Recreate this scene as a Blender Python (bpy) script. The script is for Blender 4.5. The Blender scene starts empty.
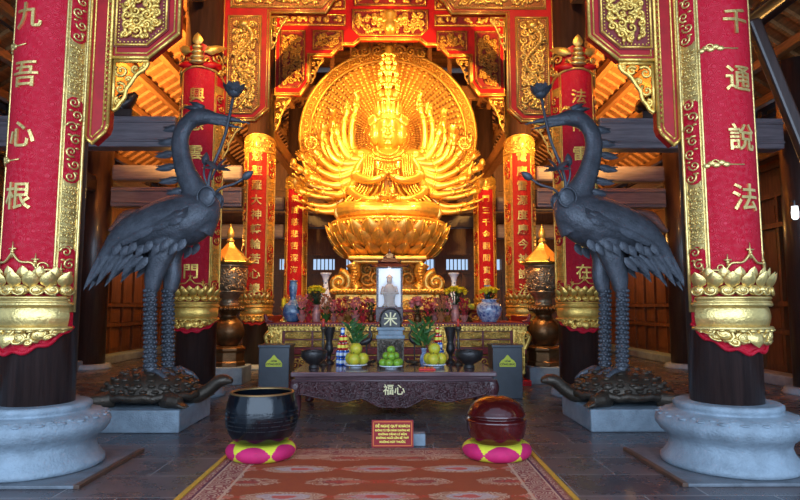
import bpy, bmesh, math, random
from mathutils import Vector, Matrix, Quaternion
PI = math.pi
S, Cc = math.sin, math.cos
scn = bpy.context.scene
COL = scn.collection
V = Vector

# ------------------------------------------------------------------ camera
FPX = 600.0
CAM = V((0.084, 0.0, 1.5))
PITCH = math.atan(58 / FPX)
YAW = math.atan(7 / FPX)
FW = V((S(YAW) * Cc(PITCH), Cc(YAW) * Cc(PITCH), S(PITCH)))
RT = V((Cc(YAW), -S(YAW), 0))
UP = RT.cross(FW)

def P(px, py, Y):
    """point of the place seen at a photo position, at depth Y in the hall"""
    d = FW + RT * ((px - 400) / FPX) - UP * ((py - 250) / FPX)
    return CAM + d * ((Y - CAM.y) / d.y)

cam_d = bpy.data.cameras.new('camera')
cam_d.sensor_width = 36.0
cam_d.lens = FPX / 800 * 36.0
cam_d.clip_end = 200
cam = bpy.data.objects.new('camera', cam_d)
COL.objects.link(cam)
cam.matrix_world = Matrix((
    (RT.x, UP.x, -FW.x, CAM.x), (RT.y, UP.y, -FW.y, CAM.y), (RT.z, UP.z, -FW.z, CAM.z), (0, 0, 0, 1)))
scn.camera = cam

# ------------------------------------------------------------------ materials
def nodes_of(name):
    m = bpy.data.materials.new(name)
    m.use_nodes = True
    nt = m.node_tree
    return m, nt, nt.nodes['Principled BSDF']

def mat(name, col, metal=0.0, rough=0.5, var=0.0, vscale=6.0, col2=None, bump=0.0, bscale=30.0,
        coat=0.0, stretch=(1, 1, 1), spec=0.5, emit=None, estr=0.0, rvar=0.0):
    m, nt, b = nodes_of(name)
    N, L = nt.nodes, nt.links
    b.inputs['Base Color'].default_value = (*col, 1)
    b.inputs['Metallic'].default_value = metal
    b.inputs['Roughness'].default_value = rough
    b.inputs['Coat Weight'].default_value = coat
    b.inputs['Coat Roughness'].default_value = 0.12
    b.inputs['Specular IOR Level'].default_value = spec
    tc = N.new('ShaderNodeTexCoord')
    mp = N.new('ShaderNodeMapping')
    mp.inputs['Scale'].default_value = stretch
    L.new(tc.outputs['Object'], mp.inputs['Vector'])
    if var > 0 or col2:
        n = N.new('ShaderNodeTexNoise')
        n.inputs['Scale'].default_value = vscale
        n.inputs['Detail'].default_value = 6
        n.inputs['Roughness'].default_value = 0.65
        L.new(mp.outputs['Vector'], n.inputs['Vector'])
        r = N.new('ShaderNodeValToRGB')
        c2 = col2 or tuple(max(0, c * (1 - var)) for c in col)
        r.color_ramp.elements[0].position = 0.35
        r.color_ramp.elements[1].position = 0.65
        r.color_ramp.elements[0].color = (*c2, 1)
        r.color_ramp.elements[1].color = (*col, 1)
        L.new(n.outputs['Fac'], r.inputs['Fac'])
        L.new(r.outputs['Color'], b.inputs['Base Color'])
        if rvar:
            mr = N.new('ShaderNodeMapRange')
            mr.inputs['To Min'].default_value = rough - rvar
            mr.inputs['To Max'].default_value = rough + rvar
            L.new(n.outputs['Fac'], mr.inputs['Value'])
            L.new(mr.outputs['Result'], b.inputs['Roughness'])
    if bump > 0:
        n2 = N.new('ShaderNodeTexNoise')
        n2.inputs['Scale'].default_value = bscale
        n2.inputs['Detail'].default_value = 4
        L.new(mp.outputs['Vector'], n2.inputs['Vector'])
        bp = N.new('ShaderNodeBump')
        bp.inputs['Strength'].default_value = bump
        bp.inputs['Distance'].default_value = 0.02
        L.new(n2.outputs['Fac'], bp.inputs['Height'])
        L.new(bp.outputs['Normal'], b.inputs['Normal'])
    if emit:
        b.inputs['Emission Color'].default_value = (*emit, 1)
        b.inputs['Emission Strength'].default_value = estr
    return m

class NG:
    """small helper to write node maths"""
    def __init__(s, nt): s.nt = nt
    def m(s, op, a, b=None, c=None):
        n = s.nt.nodes.new('ShaderNodeMath'); n.operation = op
        for i, x in enumerate((a, b, c)):
            if x is None: continue
            if isinstance(x, (int, float)): n.inputs[i].default_value = x
            else: s.nt.links.new(x, n.inputs[i])
        return n.outputs[0]
    def mix(s, f, a, b):
        n = s.nt.nodes.new('ShaderNodeMix'); n.data_type = 'RGBA'
        for i, x in ((0, f), (6, a), (7, b)):
            if isinstance(x, (int, float)): n.inputs[i].default_value = x
            elif isinstance(x, tuple): n.inputs[i].default_value = (*x, 1)
            else: s.nt.links.new(x, n.inputs[i])
        return n.outputs[2]

M = {}
M['gold'] = mat('gold_leaf', (0.95, 0.60, 0.14), 0.72, 0.33, 0.35, 9, bump=0.35, bscale=38)
M['gold_fine'] = mat('polished_gold', (0.98, 0.64, 0.16), 0.78, 0.31, 0.25, 4, bump=0.12, bscale=14)
M['gold_dark'] = mat('aged_gold', (0.62, 0.34, 0.07), 0.6, 0.45, 0.6, 14, bump=0.6, bscale=45)
M['halo_ground'] = mat('dull_bronze_gold', (0.70, 0.33, 0.05), 0.45, 0.5, 0.4, 12, bump=.4, bscale=40)
M['bronze_small'] = mat('blackened_altar_bronze', (0.055, 0.048, 0.048), 0.5, 0.35, 0.4, 9, bump=.3, bscale=40)
M['altar_wood'] = mat('dark_red_altar_lacquer', (0.20, 0.014, 0.016), 0, 0.35, 0.4, 6, spec=.4)
M['batten'] = mat('worn_batten_wood', (0.12, 0.062, 0.04), 0, 0.5, 0.4, 6)
M['bronze_pale'] = mat('rubbed_bronze', (0.46, 0.30, 0.17), 0.7, 0.36, 0.5, 9, bump=.3, bscale=40)
M['amber'] = mat('amber_ground', (0.30, 0.10, 0.02), 0.2, 0.5, 0.5, 12, bump=.4, bscale=40)
M['brass_pale'] = mat('pale_brass', (0.90, 0.66, 0.24), 0.75, 0.28, 0.3, 10, bump=0.25, bscale=40)
M['red'] = mat('red_lacquer', (0.50, 0.006, 0.012), 0, 0.4, 0.3, 5, spec=.3)
M['red_frame'] = mat('red_frame_lacquer', (0.40, 0.008, 0.012), 0, 0.42, 0.3, 5, spec=.3)
M['red_deep'] = mat('deep_red_ground', (0.20, 0.010, 0.012), 0, 0.5, 0.4, 8)
M['wood_dark'] = mat('dark_timber', (0.045, 0.022, 0.018), 0, 0.34, 0.5, 3, stretch=(9, 9, 0.6), bump=0.15, bscale=12, coat=0.2)
M['wood_beam'] = mat('grey_brown_beam', (0.21, 0.165, 0.18), 0, 0.38, 0.45, 3, stretch=(0.6, 8, 8), bump=0.15, bscale=10)
M['wood_warm'] = mat('warm_timber', (0.34, 0.14, 0.045), 0, 0.5, 0.5, 3, stretch=(8, 0.7, 8), bump=0.15, bscale=12)
M['wood_wall'] = mat('wall_timber', (0.20, 0.075, 0.028), 0, 0.42, 0.5, 3, stretch=(6, 6, 0.6), bump=0.15, bscale=12)
M['wood_ceil'] = mat('roof_timber', (0.30, 0.12, 0.04), 0, 0.55, 0.5, 3, stretch=(8, 0.6, 8), bump=0.2, bscale=10)
M['table_wood'] = mat('purple_brown_hardwood', (0.15, 0.075, 0.085), 0, 0.22, 0.45, 4, stretch=(0.7, 7, 7), coat=0.6)
M['table_carve'] = mat('carved_hardwood', (0.075, 0.018, 0.022), 0, 0.3, 0.4, 8, bump=0.2, bscale=40, coat=0.2)
M['bronze'] = mat('dark_bronze', (0.115, 0.125, 0.15), 0.35, 0.42, 0.45, 7, bump=0.45, bscale=45)
M['bronze_turtle'] = mat('worn_bronze', (0.10, 0.075, 0.055), 0.55, 0.38, 0.5, 6, bump=0.4, bscale=40)
M['bronze_brown'] = mat('brown_bronze', (0.20, 0.095, 0.035), 0.7, 0.34, 0.5, 7, bump=0.3, bscale=40)
M['stone'] = mat('blue_grey_stone', (0.27, 0.335, 0.40), 0, 0.6, 0.35, 5, bump=0.5, bscale=50, rvar=0.1)
M['stone_dark'] = mat('dark_slab_stone', (0.16, 0.18, 0.21), 0, 0.45, 0.4, 5, bump=0.3, bscale=40)
M['black_bowl'] = mat('blackened_bronze', (0.006, 0.009, 0.014), 0.2, 0.13, 0.3, 12, bump=0.08, bscale=50, coat=0.2)
M['bowl_rim'] = mat('worn_brass_rim', (0.28, 0.17, 0.07), 0.7, 0.4)
M['mokugyo'] = mat('red_brown_lacquer', (0.085, 0.005, 0.006), 0, 0.18, 0.5, 3, coat=0.8)
M['pink'] = mat('magenta_cloth', (0.62, 0.012, 0.13), 0, 0.75, 0.2, 8)
M['yellow_cloth'] = mat('yellow_green_cloth', (0.75, 0.70, 0.04), 0, 0.75, 0.2, 8)
M['box_black'] = mat('dark_grey_box', (0.050, 0.056, 0.070), 0, 0.35, 0.2, 6)
M['label_green'] = mat('yellow_green_sticker', (0.60, 0.62, 0.04), 0, 0.5)
M['ink'] = mat('dark_ink', (0.03, 0.03, 0.03), 0, 0.6)
M['sign_red'] = mat('sign_red', (0.27, 0.010, 0.014), 0, 0.5, spec=.2)
M['sign_orange'] = mat('sign_border_orange', (0.62, 0.14, 0.03), 0, 0.5, spec=.2)
M['sign_yellow'] = mat('sign_yellow', (0.95, 0.80, 0.10), 0, 0.5)
M['ivory'] = mat('ivory_inlay', (0.85, 0.72, 0.38), 0, 0.4)
M['porcelain_w'] = mat('white_porcelain', (0.72, 0.76, 0.82), 0, 0.15, coat=0.5)
M['porcelain_b'] = mat('blue_white_porcelain', (0.50, 0.60, 0.75), 0, 0.15, 0, 14, col2=(0.01, 0.04, 0.22), coat=0.5)
M['porcelain_d'] = mat('deep_blue_porcelain', (0.02, 0.07, 0.22), 0, 0.15, 0, 10, col2=(0.20, 0.32, 0.45), coat=0.5)
M['leaf'] = mat('green_leaf', (0.035, 0.13, 0.02), 0, 0.5, 0.4, 20)
M['leaf_dark'] = mat('dark_green_leaf', (0.015, 0.05, 0.012), 0, 0.5, 0.4, 20)
M['petal_y'] = mat('yellow_petals', (0.85, 0.62, 0.01), 0, 0.6, 0.2, 20)
M['petal_p'] = mat('pink_petals', (0.80, 0.22, 0.20), 0, 0.6, 0.3, 20)
M['petal_r'] = mat('red_petals', (0.55, 0.03, 0.04), 0, 0.6, 0.3, 20)
M['petal_o'] = mat('dry_orange_petals', (0.55, 0.20, 0.08), 0, 0.6, 0.3, 20)
M['fruit_y'] = mat('yellow_pomelo_skin', (0.72, 0.52, 0.03), 0, 0.4, 0.25, 9, col2=(0.45, 0.50, 0.05))
M['fruit_g'] = mat('green_apple_skin', (0.26, 0.48, 0.04), 0, 0.3, 0.3, 9)
M['stem'] = mat('fruit_stem', (0.10, 0.06, 0.02), 0, 0.7)
M['can_blue'] = mat('blue_can', (0.03, 0.13, 0.55), 0.4, 0.3)
M['can_red'] = mat('red_can', (0.60, 0.02, 0.02), 0.4, 0.3)
M['can_top'] = mat('aluminium', (0.75, 0.77, 0.80), 0.9, 0.25)
M['white'] = mat('white_paint', (0.75, 0.77, 0.80), 0, 0.4)
M['flesh'] = mat('painted_figurine', (0.26, 0.10, 0.04), 0, 0.5, 0.4, 20, col2=(.45,.22,.06))
M['lit'] = mat('lit_white_panel', (0.8, 0.85, 0.95), 0, 0.5, emit=(0.75, 0.85, 1.0), estr=0.30)
M['lamp_lit'] = mat('lamp_glass', (0.9, 0.9, 0.9), 0, 0.4, emit=(0.9, 0.95, 1.0), estr=2.0)
M['wrap'] = mat('pink_wrapping', (0.62, 0.25, 0.22), 0, 0.3, 0.5, 18)
M['candle'] = mat('red_candle', (0.6, 0.05, 0.03), 0, 0.4)

def glass_mat():
    m, nt, b = nodes_of('clear_glass')
    N, L = nt.nodes, nt.links
    t = N.new('ShaderNodeBsdfTransparent'); g = N.new('ShaderNodeBsdfGlossy'); g.inputs['Roughness'].default_value = 0.05
    f = N.new('ShaderNodeFresnel'); f.inputs['IOR'].default_value = 1.45
    mx = N.new('ShaderNodeMixShader')
    L.new(f.outputs[0], mx.inputs[0]); L.new(t.outputs[0], mx.inputs[1]); L.new(g.outputs[0], mx.inputs[2])
    L.new(mx.outputs[0], N['Material Output'].inputs['Surface'])
    return m
M['glass'] = glass_mat()

def brocade_mat(name, base, hi):
    m, nt, b = nodes_of(name); N, L = nt.nodes, nt.links; g = NG(nt)
    tc = N.new('ShaderNodeTexCoord')
    v = N.new('ShaderNodeTexVoronoi'); v.inputs['Scale'].default_value = 13
    w = N.new('ShaderNodeTexNoise'); w.inputs['Scale'].default_value = 9; w.inputs['Distortion'].default_value = 2.5
    L.new(tc.outputs['Object'], v.inputs['Vector']); L.new(tc.outputs['Object'], w.inputs['Vector'])
    rings = g.m('SINE', g.m('MULTIPLY', v.outputs['Distance'], 46.0))
    fac = g.m('MULTIPLY_ADD', rings, 0.28, w.outputs['Fac'])
    fac = g.m('SMOOTH_MIN', g.m('MAXIMUM', g.m('SUBTRACT', fac, 0.35), 0.0), 1.0, 0.1)
    L.new(g.mix(fac, base, hi), b.inputs['Base Color'])
    b.inputs['Roughness'].default_value = 0.42
    b.inputs['Specular IOR Level'].default_value = 0.25
    bp = N.new('ShaderNodeBump'); bp.inputs['Strength'].default_value = 0.35; bp.inputs['Distance'].default_value = 0.01
    L.new(rings, bp.inputs['Height']); L.new(bp.outputs['Normal'], b.inputs['Normal'])
    return m
M['brocade'] = brocade_mat('red_brocade_lacquer', (0.46, 0.002, 0.016), (0.66, 0.025, 0.06))
M['brocade_o'] = brocade_mat('bright_red_lacquer', (0.55, 0.020, 0.012), (0.66, 0.05, 0.03))

def floor_mat():
    m, nt, b = nodes_of('slate_tile_floor'); N, L = nt.nodes, nt.links; g = NG(nt)
    tc = N.new('ShaderNodeTexCoord'); br = N.new('ShaderNodeTexBrick')
    br.inputs['Scale'].default_value = 1.0
    br.inputs['Brick Width'].default_value = 1.05; br.inputs['Row Height'].default_value = 0.62
    br.inputs['Mortar Size'].default_value = 0.006; br.inputs['Mortar Smooth'].default_value = 0.2
    br.inputs['Color1'].default_value = (0.058, 0.052, 0.062, 1); br.inputs['Color2'].default_value = (0.110, 0.086, 0.088, 1)
    br.inputs['Mortar'].default_value = (0.30, 0.28, 0.28, 1)
    L.new(tc.outputs['Object'], br.inputs['Vector'])
    n = N.new('ShaderNodeTexNoise'); n.inputs['Scale'].default_value = 2.2; n.inputs['Detail'].default_value = 8; n.inputs['Roughness'].default_value = 0.7
    L.new(tc.outputs['Object'], n.inputs['Vector'])
    k = g.m('MULTIPLY_ADD', n.outputs['Fac'], 1.6, 0.2)
    vm = N.new('ShaderNodeVectorMath'); vm.operation = 'SCALE'
    L.new(br.outputs['Color'], vm.inputs[0]); L.new(k, vm.inputs['Scale'])
    L.new(vm.outputs[0], b.inputs['Base Color'])
    L.new(g.m('MULTIPLY_ADD', n.outputs['Fac'], 0.40, 0.08), b.inputs['Roughness'])
    bp = N.new('ShaderNodeBump'); bp.inputs['Strength'].default_value = 0.25; bp.inputs['Distance'].default_value = 0.01
    L.new(g.m('MULTIPLY_ADD', br.outputs['Fac'], -1.0, n.outputs['Fac']), bp.inputs['Height']); L.new(bp.outputs['Normal'], b.inputs['Normal'])
    return m
M['floor'] = floor_mat()

# ------------------------------------------------------------------ mesh builder
class MB:
    def __init__(s):
        s.v = []; s.f = []; s.mi = []; s.sm = []
    def add(s, vs, fs, mi=0, smooth=True):
        o = len(s.v)
        s.v.extend(V(p) for p in vs)
        for f in fs:
            s.f.append(tuple(i + o for i in f)); s.mi.append(mi); s.sm.append(smooth)
        return o
    def mark(s): return len(s.v)
    def xf(s, mk, M4):
        for i in range(mk, len(s.v)): s.v[i] = M4 @ s.v[i]
    def box(s, x0, x1, y0, y1, z0, z1, mi=0):
        vs = [(x, y, z) for x in (x0, x1) for y in (y0, y1) for z in (z0, z1)]
        s.add(vs, [(0, 1, 3, 2), (4, 6, 7, 5), (0, 4, 5, 1), (2, 3, 7, 6), (0, 2, 6, 4), (1, 5, 7, 3)], mi, False)
    def beam(s, a, b, w, h, mi=0, up=(0, 0, 1)):
        a, b = V(a), V(b); d = (b - a).normalized(); r = d.cross(V(up)).normalized(); u = r.cross(d)
        vs = [p + r * (i * w / 2) + u * (j * h / 2) for p in (a, b) for i, j in ((-1, -1), (1, -1), (1, 1), (-1, 1))]
        s.add(vs, [(0, 1, 2, 3), (7, 6, 5, 4), (0, 4, 5, 1), (1, 5, 6, 2), (2, 6, 7, 3), (3, 7, 4, 0)], mi, False)
    def lathe(s, prof, c=(0, 0, 0), n=32, mi=0, smooth=True, a0=0, a1=2 * PI, cap=True):
        full = abs(a1 - a0 - 2 * PI) < 1e-6
        k = n if full else n + 1
        vs = [(c[0] + r * S(a0 + (a1 - a0) * j / n), c[1] - r * Cc(a0 + (a1 - a0) * j / n), c[2] + z) for r, z in prof for j in range(k)]
        fs = []
        for i in range(len(prof) - 1):
            for j in range(n):
                j2 = (j + 1) % k
                fs.append((i * k + j, i * k + j2, (i + 1) * k + j2, (i + 1) * k + j))
        o = s.add(vs, fs, mi, smooth)
        if cap and full:
            if prof[0][0] > 1e-4: s.f.append(tuple(o + j for j in range(k))[::-1]); s.mi.append(mi); s.sm.append(False)
            if prof[-1][0] > 1e-4: s.f.append(tuple(o + (len(prof) - 1) * k + j for j in range(k))); s.mi.append(mi); s.sm.append(False)
    def ell(s, c, r, nu=10, nv=7, mi=0, rot=None):
        c = V(c); r = r if hasattr(r, '__len__') else (r, r, r)
        vs = []
        for i in range(nv + 1):
            t = PI * i / nv
            for j in range(nu):
                a = 2 * PI * j / nu
                p = V((r[0] * S(t) * Cc(a), r[1] * S(t) * S(a), r[2] * Cc(t)))
                if rot: p = rot @ p
                vs.append(c + p)
        fs = [(i * nu + j, (i + 1) * nu + j, (i + 1) * nu + (j + 1) % nu, i * nu + (j + 1) % nu) for i in range(nv) for j in range(nu)]
        s.add(vs, fs, mi, True)
    def tube(s, pts, rad, n=6, mi=0, flat=1.0, nrm=None):
        """tube along pts; rad number or list; flat squashes along nrm"""
        pts = [V(p) for p in pts]; m = len(pts)
        if not hasattr(rad, '__len__'): rad = [rad] * m
        ref = V(nrm) if nrm is not None else V((0.13, 0.97, 0.2))
        vs = []
        for i, p in enumerate(pts):
            t = (pts[min(i + 1, m - 1)] - pts[max(i - 1, 0)])
            t = t.normalized() if t.length > 1e-9 else V((0, 0, 1))
            r = t.cross(ref)
            if r.length < 1e-3: r = t.cross(V((1, 0.1, 0)))
            r.normalize(); u = r.cross(t)
            for j in range(n):
                a = 2 * PI * j / n
                vs.append(p + r * (Cc(a) * rad[i]) + u * (S(a) * rad[i] * flat))
        fs = [(i * n + j, i * n + (j + 1) % n, (i + 1) * n + (j + 1) % n, (i + 1) * n + j) for i in range(m - 1) for j in range(n)]
        fs += [tuple(range(n))[::-1], tuple((m - 1) * n + j for j in range(n))]
        s.add(vs, fs, mi, True)
    def loft(s, secs, n=16, mi=0, sub=4):
        """secs: (x, z, half thickness in the xz plane, half width in y, y offset); a smooth body in the xz plane"""
        secs = [tuple(q) + (0.0,) * (5 - len(q)) for q in secs]
        pts = catmull(secs, sub)
        vs = []; m = len(pts)
        for i, q in enumerate(pts):
            a, b = pts[max(i - 1, 0)], pts[min(i + 1, m - 1)]
            t = V((b[0] - a[0], b[4] - a[4], b[1] - a[1])).normalized()
            nn = V((-t.z, 0, t.x)).normalized(); side = V((0, 1, 0))
            for j in range(n):
                an = 2 * PI * j / n
                vs.append(V((q[0], q[4], q[1])) + nn * (Cc(an) * q[2]) + side * (S(an) * q[3]))
        fs = [(i * n + j, i * n + (j + 1) % n, (i + 1) * n + (j + 1) % n, (i + 1) * n + j) for i in range(m - 1) for j in range(n)]
        fs += [tuple(range(n))[::-1], tuple((m - 1) * n + j for j in range(n))]
        s.add(vs, fs, mi, True)
    def prism(s, poly, y0, y1, mi=0):
        n = len(poly)
        vs = [(x, y0, z) for x, z in poly] + [(x, y1, z) for x, z in poly]
        fs = [tuple(range(n)), tuple(range(2 * n - 1, n - 1, -1))] + [(i, i + n, (i + 1) % n + n, (i + 1) % n) for i in range(n)]
        s.add(vs, fs, mi, False)
    def grid(s, fn, nu, nv, mi=0, smooth=True):
        vs = [fn(i / nu, j / nv) for j in range(nv + 1) for i in range(nu + 1)]
        k = nu + 1
        s.add(vs, [(j * k + i, j * k + i + 1, (j + 1) * k + i + 1, (j + 1) * k + i) for j in range(nv) for i in range(nu)], mi, smooth)
    def petal(s, base, d, nrm, L, W, T, curl=0.0, nu=6, nv=4, mi=0, tip=1.0):
        """leaf-shaped solid: length along d, bulging along nrm, tip bent by curl"""
        base, d, nrm = V(base), V(d).normalized(), V(nrm).normalized(); side = d.cross(nrm).normalized(); nrm = side.cross(d)
        for sgn in (1, -0.35):
            def fn(u, v, sgn=sgn):
                w = W * (S(PI * min(1, u ** 0.75 * 0.97 + 0.03)) ** 0.8) if tip else W * math.sqrt(max(0, 1 - u ** 4))
                q = 2 * v - 1
                return base + d * (L * u) + side * (w * q) + nrm * (sgn * T * (1 - q * q) * S(PI * (0.1 + 0.9 * u)) + curl * u * u)
            s.grid(fn, nu, nv, mi)
    def bend(s, mk, R, axis=(0, 0)):
        for i in range(mk, len(s.v)):
            x, d, z = s.v[i]
            a = x / R; r = R + d
            s.v[i] = V((axis[0] + r * S(a), axis[1] - r * Cc(a), z))
    def build(s, name, m, parent=None, kind=None, bevel=0.0, remesh=0.0, smooth_it=0, dec=None):
        me = bpy.data.meshes.new(name)
        off = ORG.get(root_of(parent).name, V((0, 0, 0))) if parent else V((0, 0, 0))
        me.from_pydata([tuple(p - off) for p in s.v], [], s.f)
        ms = m if isinstance(m, (list, tuple)) else [m]
        for k in ms: me.materials.append(M[k])
        me.polygons.foreach_set('material_index', s.mi)
        me.polygons.foreach_set('use_smooth', s.sm)
        me.update()
        o = bpy.data.objects.new(name, me)
        COL.objects.link(o)
        if parent: o.parent = parent
        if kind: o['kind'] = kind
        if remesh:
            rm = o.modifiers.new('r', 'REMESH'); rm.mode = 'VOXEL'; rm.voxel_size = remesh; rm.use_smooth_shade = True
            if smooth_it:
                sm = o.modifiers.new('s', 'SMOOTH'); sm.iterations = smooth_it; sm.factor = 0.5
            bake(o)
        if bevel:
            b = o.modifiers.new('bevel', 'BEVEL'); b.width = bevel; b.segments = 2; b.limit_method = 'ANGLE'; b.angle_limit = math.radians(40)
        return o

def bake(o):
    dg = bpy.context.evaluated_depsgraph_get(); dg.update()
    me = bpy.data.meshes.new_from_object(o.evaluated_get(dg))
    mats = [m for m in o.data.materials]
    o.modifiers.clear(); o.data = me
    if not len(me.materials):
        for m in mats: me.materials.append(m)

def catmull(q, sub):
    out = []
    m = len(q)
    for i in range(m - 1):
        p0, p1, p2, p3 = q[max(i - 1, 0)], q[i], q[i + 1], q[min(i + 2, m - 1)]
        for k in range(sub):
            t = k / sub
            out.append(tuple(0.5 * (2 * b + (c - a) * t + (2 * a - 5 * b + 4 * c - d) * t * t + (3 * b - a - 3 * c + d) * t ** 3)
                             for a, b, c, d in zip(p0, p1, p2, p3)))
    out.append(tuple(q[-1]))
    return out

ORG = {}
def root_of(o):
    while o.parent: o = o.parent
    return o
def thing(name, label, cat, loc=(0, 0, 0), group=None):
    o = bpy.data.objects.new(name, None); COL.objects.link(o)
    o.empty_display_size = 0.2
    o.location = loc; o['label'] = label; o['category'] = cat
    if group: o['group'] = group
    ORG[o.name] = V(loc)
    return o
def tag(o, label, cat, group=None):
    o['label'] = label; o['category'] = cat
    if group: o['group'] = group
    return o
def dup(root, loc=None, rotz=None, label=None, group=None, mirror=False):
    kids = {}
    for o in root.children_recursive: kids.setdefault(o.parent.name, []).append(o)
    def cp(o, par):
        c = o.copy(); COL.objects.link(c)
        if par: c.parent = par
        for k in kids.get(o.name, []): cp(k, c)
        return c
    r = cp(root, None)
    if loc is not None: r.location = loc
    if rotz is not None: r.rotation_euler = (0, 0, rotz)
    if mirror: r.scale = (-1, 1, 1)
    if label: r['label'] = label
    if group: r['group'] = group
    ORG[r.name] = V(r.location)
    return r

# ------------------------------------------------------------------ writing
_gl = {}
def glyph(text, size, depth, cut=0.04):
    """letters as a solid: x across, z up, front at -depth; centred"""
    key = (text, size, depth)
    if key in _gl: return _gl[key]
    cu = bpy.data.curves.new('t', 'FONT'); cu.body = text; cu.size = size; cu.extrude = depth / 2
    cu.align_x = 'CENTER'; cu.align_y = 'CENTER'; cu.resolution_u = 3; cu.offset = (0.012 if len(text) < 3 else 0.028) * size
    o = bpy.data.objects.new('t', cu); COL.objects.link(o)
    dg = bpy.context.evaluated_depsgraph_get(); dg.update()
    me = bpy.data.meshes.new_from_object(o.evaluated_get(dg))
    bm = bmesh.new(); bm.from_mesh(me)
    bmesh.ops.triangulate(bm, faces=bm.faces)
    if cut and bm.verts:
        xs = [v.co.x for v in bm.verts]; x = min(xs) + cut
        while x < max(xs):
            bmesh.ops.bisect_plane(bm, geom=bm.verts[:] + bm.edges[:] + bm.faces[:], plane_co=(x, 0, 0), plane_no=(1, 0, 0)); x += cut
    xs = [v.co.x for v in bm.verts] or [0]; ys = [v.co.y for v in bm.verts] or [0]
    cx, cy = (min(xs) + max(xs)) / 2, (min(ys) + max(ys)) / 2
    bm.verts.index_update()
    vs = [(v.co.x - cx, v.co.z + depth / 2, v.co.y - cy) for v in bm.verts]   # y = outward height
    fs = [tuple(v.index for v in f.verts) for f in bm.faces]
    bm.free(); COL.objects.unlink(o); bpy.data.objects.remove(o); bpy.data.curves.remove(cu); bpy.data.meshes.remove(me)
    _gl[key] = (vs, fs)
    return _gl[key]

# ------------------------------------------------------------------ carving
def inside(p, poly):
    x, y = p; r = False
    for i in range(len(poly)):
        (x1, y1), (x2, y2) = poly[i], poly[i - 1]
        if (y1 > y) != (y2 > y) and x < (x2 - x1) * (y - y1) / (y2 - y1) + x1: r = not r
    return r
def edge_dist(p, poly):
    p = V(p); m = 9e9
    for i in range(len(poly)):
        a, b = V(poly[i - 1]), V(poly[i]); d = b - a
        t = max(0, min(1, (p - a).dot(d) / max(1e-12, d.dot(d))))
        m = min(m, (p - a - d * t).length)
    return m
def spiral(mb, c, R, turns, a0, hand, y, tr, mi=0, n=14, sides=5):
    pts = []; rr = []
    for i in range(n):
        t = i / (n - 1)
        r = R * (1 - 0.86 * t); a = a0 + hand * turns * 2 * PI * t
        pts.append((c[0] + r * Cc(a), y - tr * 0.3 - tr * 0.8 * t, c[1] + r * S(a))); rr.append(tr * (1.0 - 0.45 * t))
    mb.tube(pts, rr, sides, mi); mb.ell(pts[-1], tr * 0.95, 6, 4, mi)
def scroll_fill(mb, poly, y, cell, tr, rnd, mi=0, leaves=2, sides=5, n=13, sgn=-1):
    """dense carved foliage scrolls filling a polygon in the xz plane; sgn=-1: relief towards -y"""
    xs = [p[0] for p in poly]; zs = [p[1] for p in poly]
    x0, x1, z0, z1 = min(xs), max(xs), min(zs), max(zs)
    mk = mb.mark(); row = 0
    z = z0 + cell * 0.55
    while z < z1:
        w = x1 - x0; k = max(1, round(w / cell)); st = w / k
        for i in range(k + (row % 2 == 0 and 0)):
            x = x0 + (i + 0.5) * st + rnd.uniform(-.08, .08) * cell
            zz = z + rnd.uniform(-.1, .1) * cell + (0.25 * cell if i % 2 else -0.1 * cell)
            if not inside((x, zz), poly): continue
            R = min(cell * rnd.uniform(.46, .58), edge_dist((x, zz), poly) * 0.95)
            if R < cell * 0.16: continue
            hand = 1 if (i + row) % 2 else -1
            spiral(mb, (x, zz), R, rnd.uniform(1.1, 1.6), rnd.uniform(0, 2 * PI), hand, 0, tr, mi, n, sides)
            for q in range(leaves):
                a = rnd.uniform(0, 2 * PI)
                lx, lz = x + Cc(a) * R * 1.15, zz + S(a) * R * 1.15
                if inside((lx, lz), poly) and edge_dist((lx, lz), poly) > tr:
                    mb.ell((lx, -tr * .5, lz), (tr * 2.2, tr * 1.1, tr * 1.1), 6, 4, mi, Matrix.Rotation(-a + rnd.uniform(-.6, .6), 3, 'Y'))
        z += cell * 0.92; row += 1
    for i in range(mk, len(mb.v)):
        p = mb.v[i]; mb.v[i] = V((p.x, y + (-sgn) * p.y, p.z))
def inset(poly, d):
    n = len(poly); out = []
    ar = sum(poly[i - 1][0] * poly[i][1] - poly[i][0] * poly[i - 1][1] for i in range(n))
    sg = 1 if ar > 0 else -1
    for i in range(n):
        p, a, b = V(poly[i]), V(poly[i - 1]), V(poly[(i + 1) % n])
        d1 = (p - a).normalized(); d2 = (b - p).normalized()
        n1 = V((-d1.y, d1.x)) * sg; n2 = V((-d2.y, d2.x)) * sg
        bis = (n1 + n2); k = max(0.3, 1 + n1.dot(n2))
        out.append(tuple(p + bis * (d / k)))
    return out
def mould(mb, poly, y, r, mi=0, closed=True, sides=6):
    n = len(poly)
    for i in range(n if closed else n - 1):
        a, b = poly[i], poly[(i + 1) % n]
        mb.tube([(a[0], y, a[1]), (b[0], y, b[1])], r, sides, mi); mb.ell((a[0], y, a[1]), r, 6, 4, mi)
def beads(mb, poly, y, r, gap, mi=0):
    n = len(poly)
    for i in range(n):
        a, b = V(poly[i]), V(poly[(i + 1) % n]); L = (b - a).length; k = max(1, int(L / gap))
        for q in range(k):
            p = a + (b - a) * (q + .5) / k
            mb.ell((p.x, y, p.y), r, 6, 4, mi)
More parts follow.
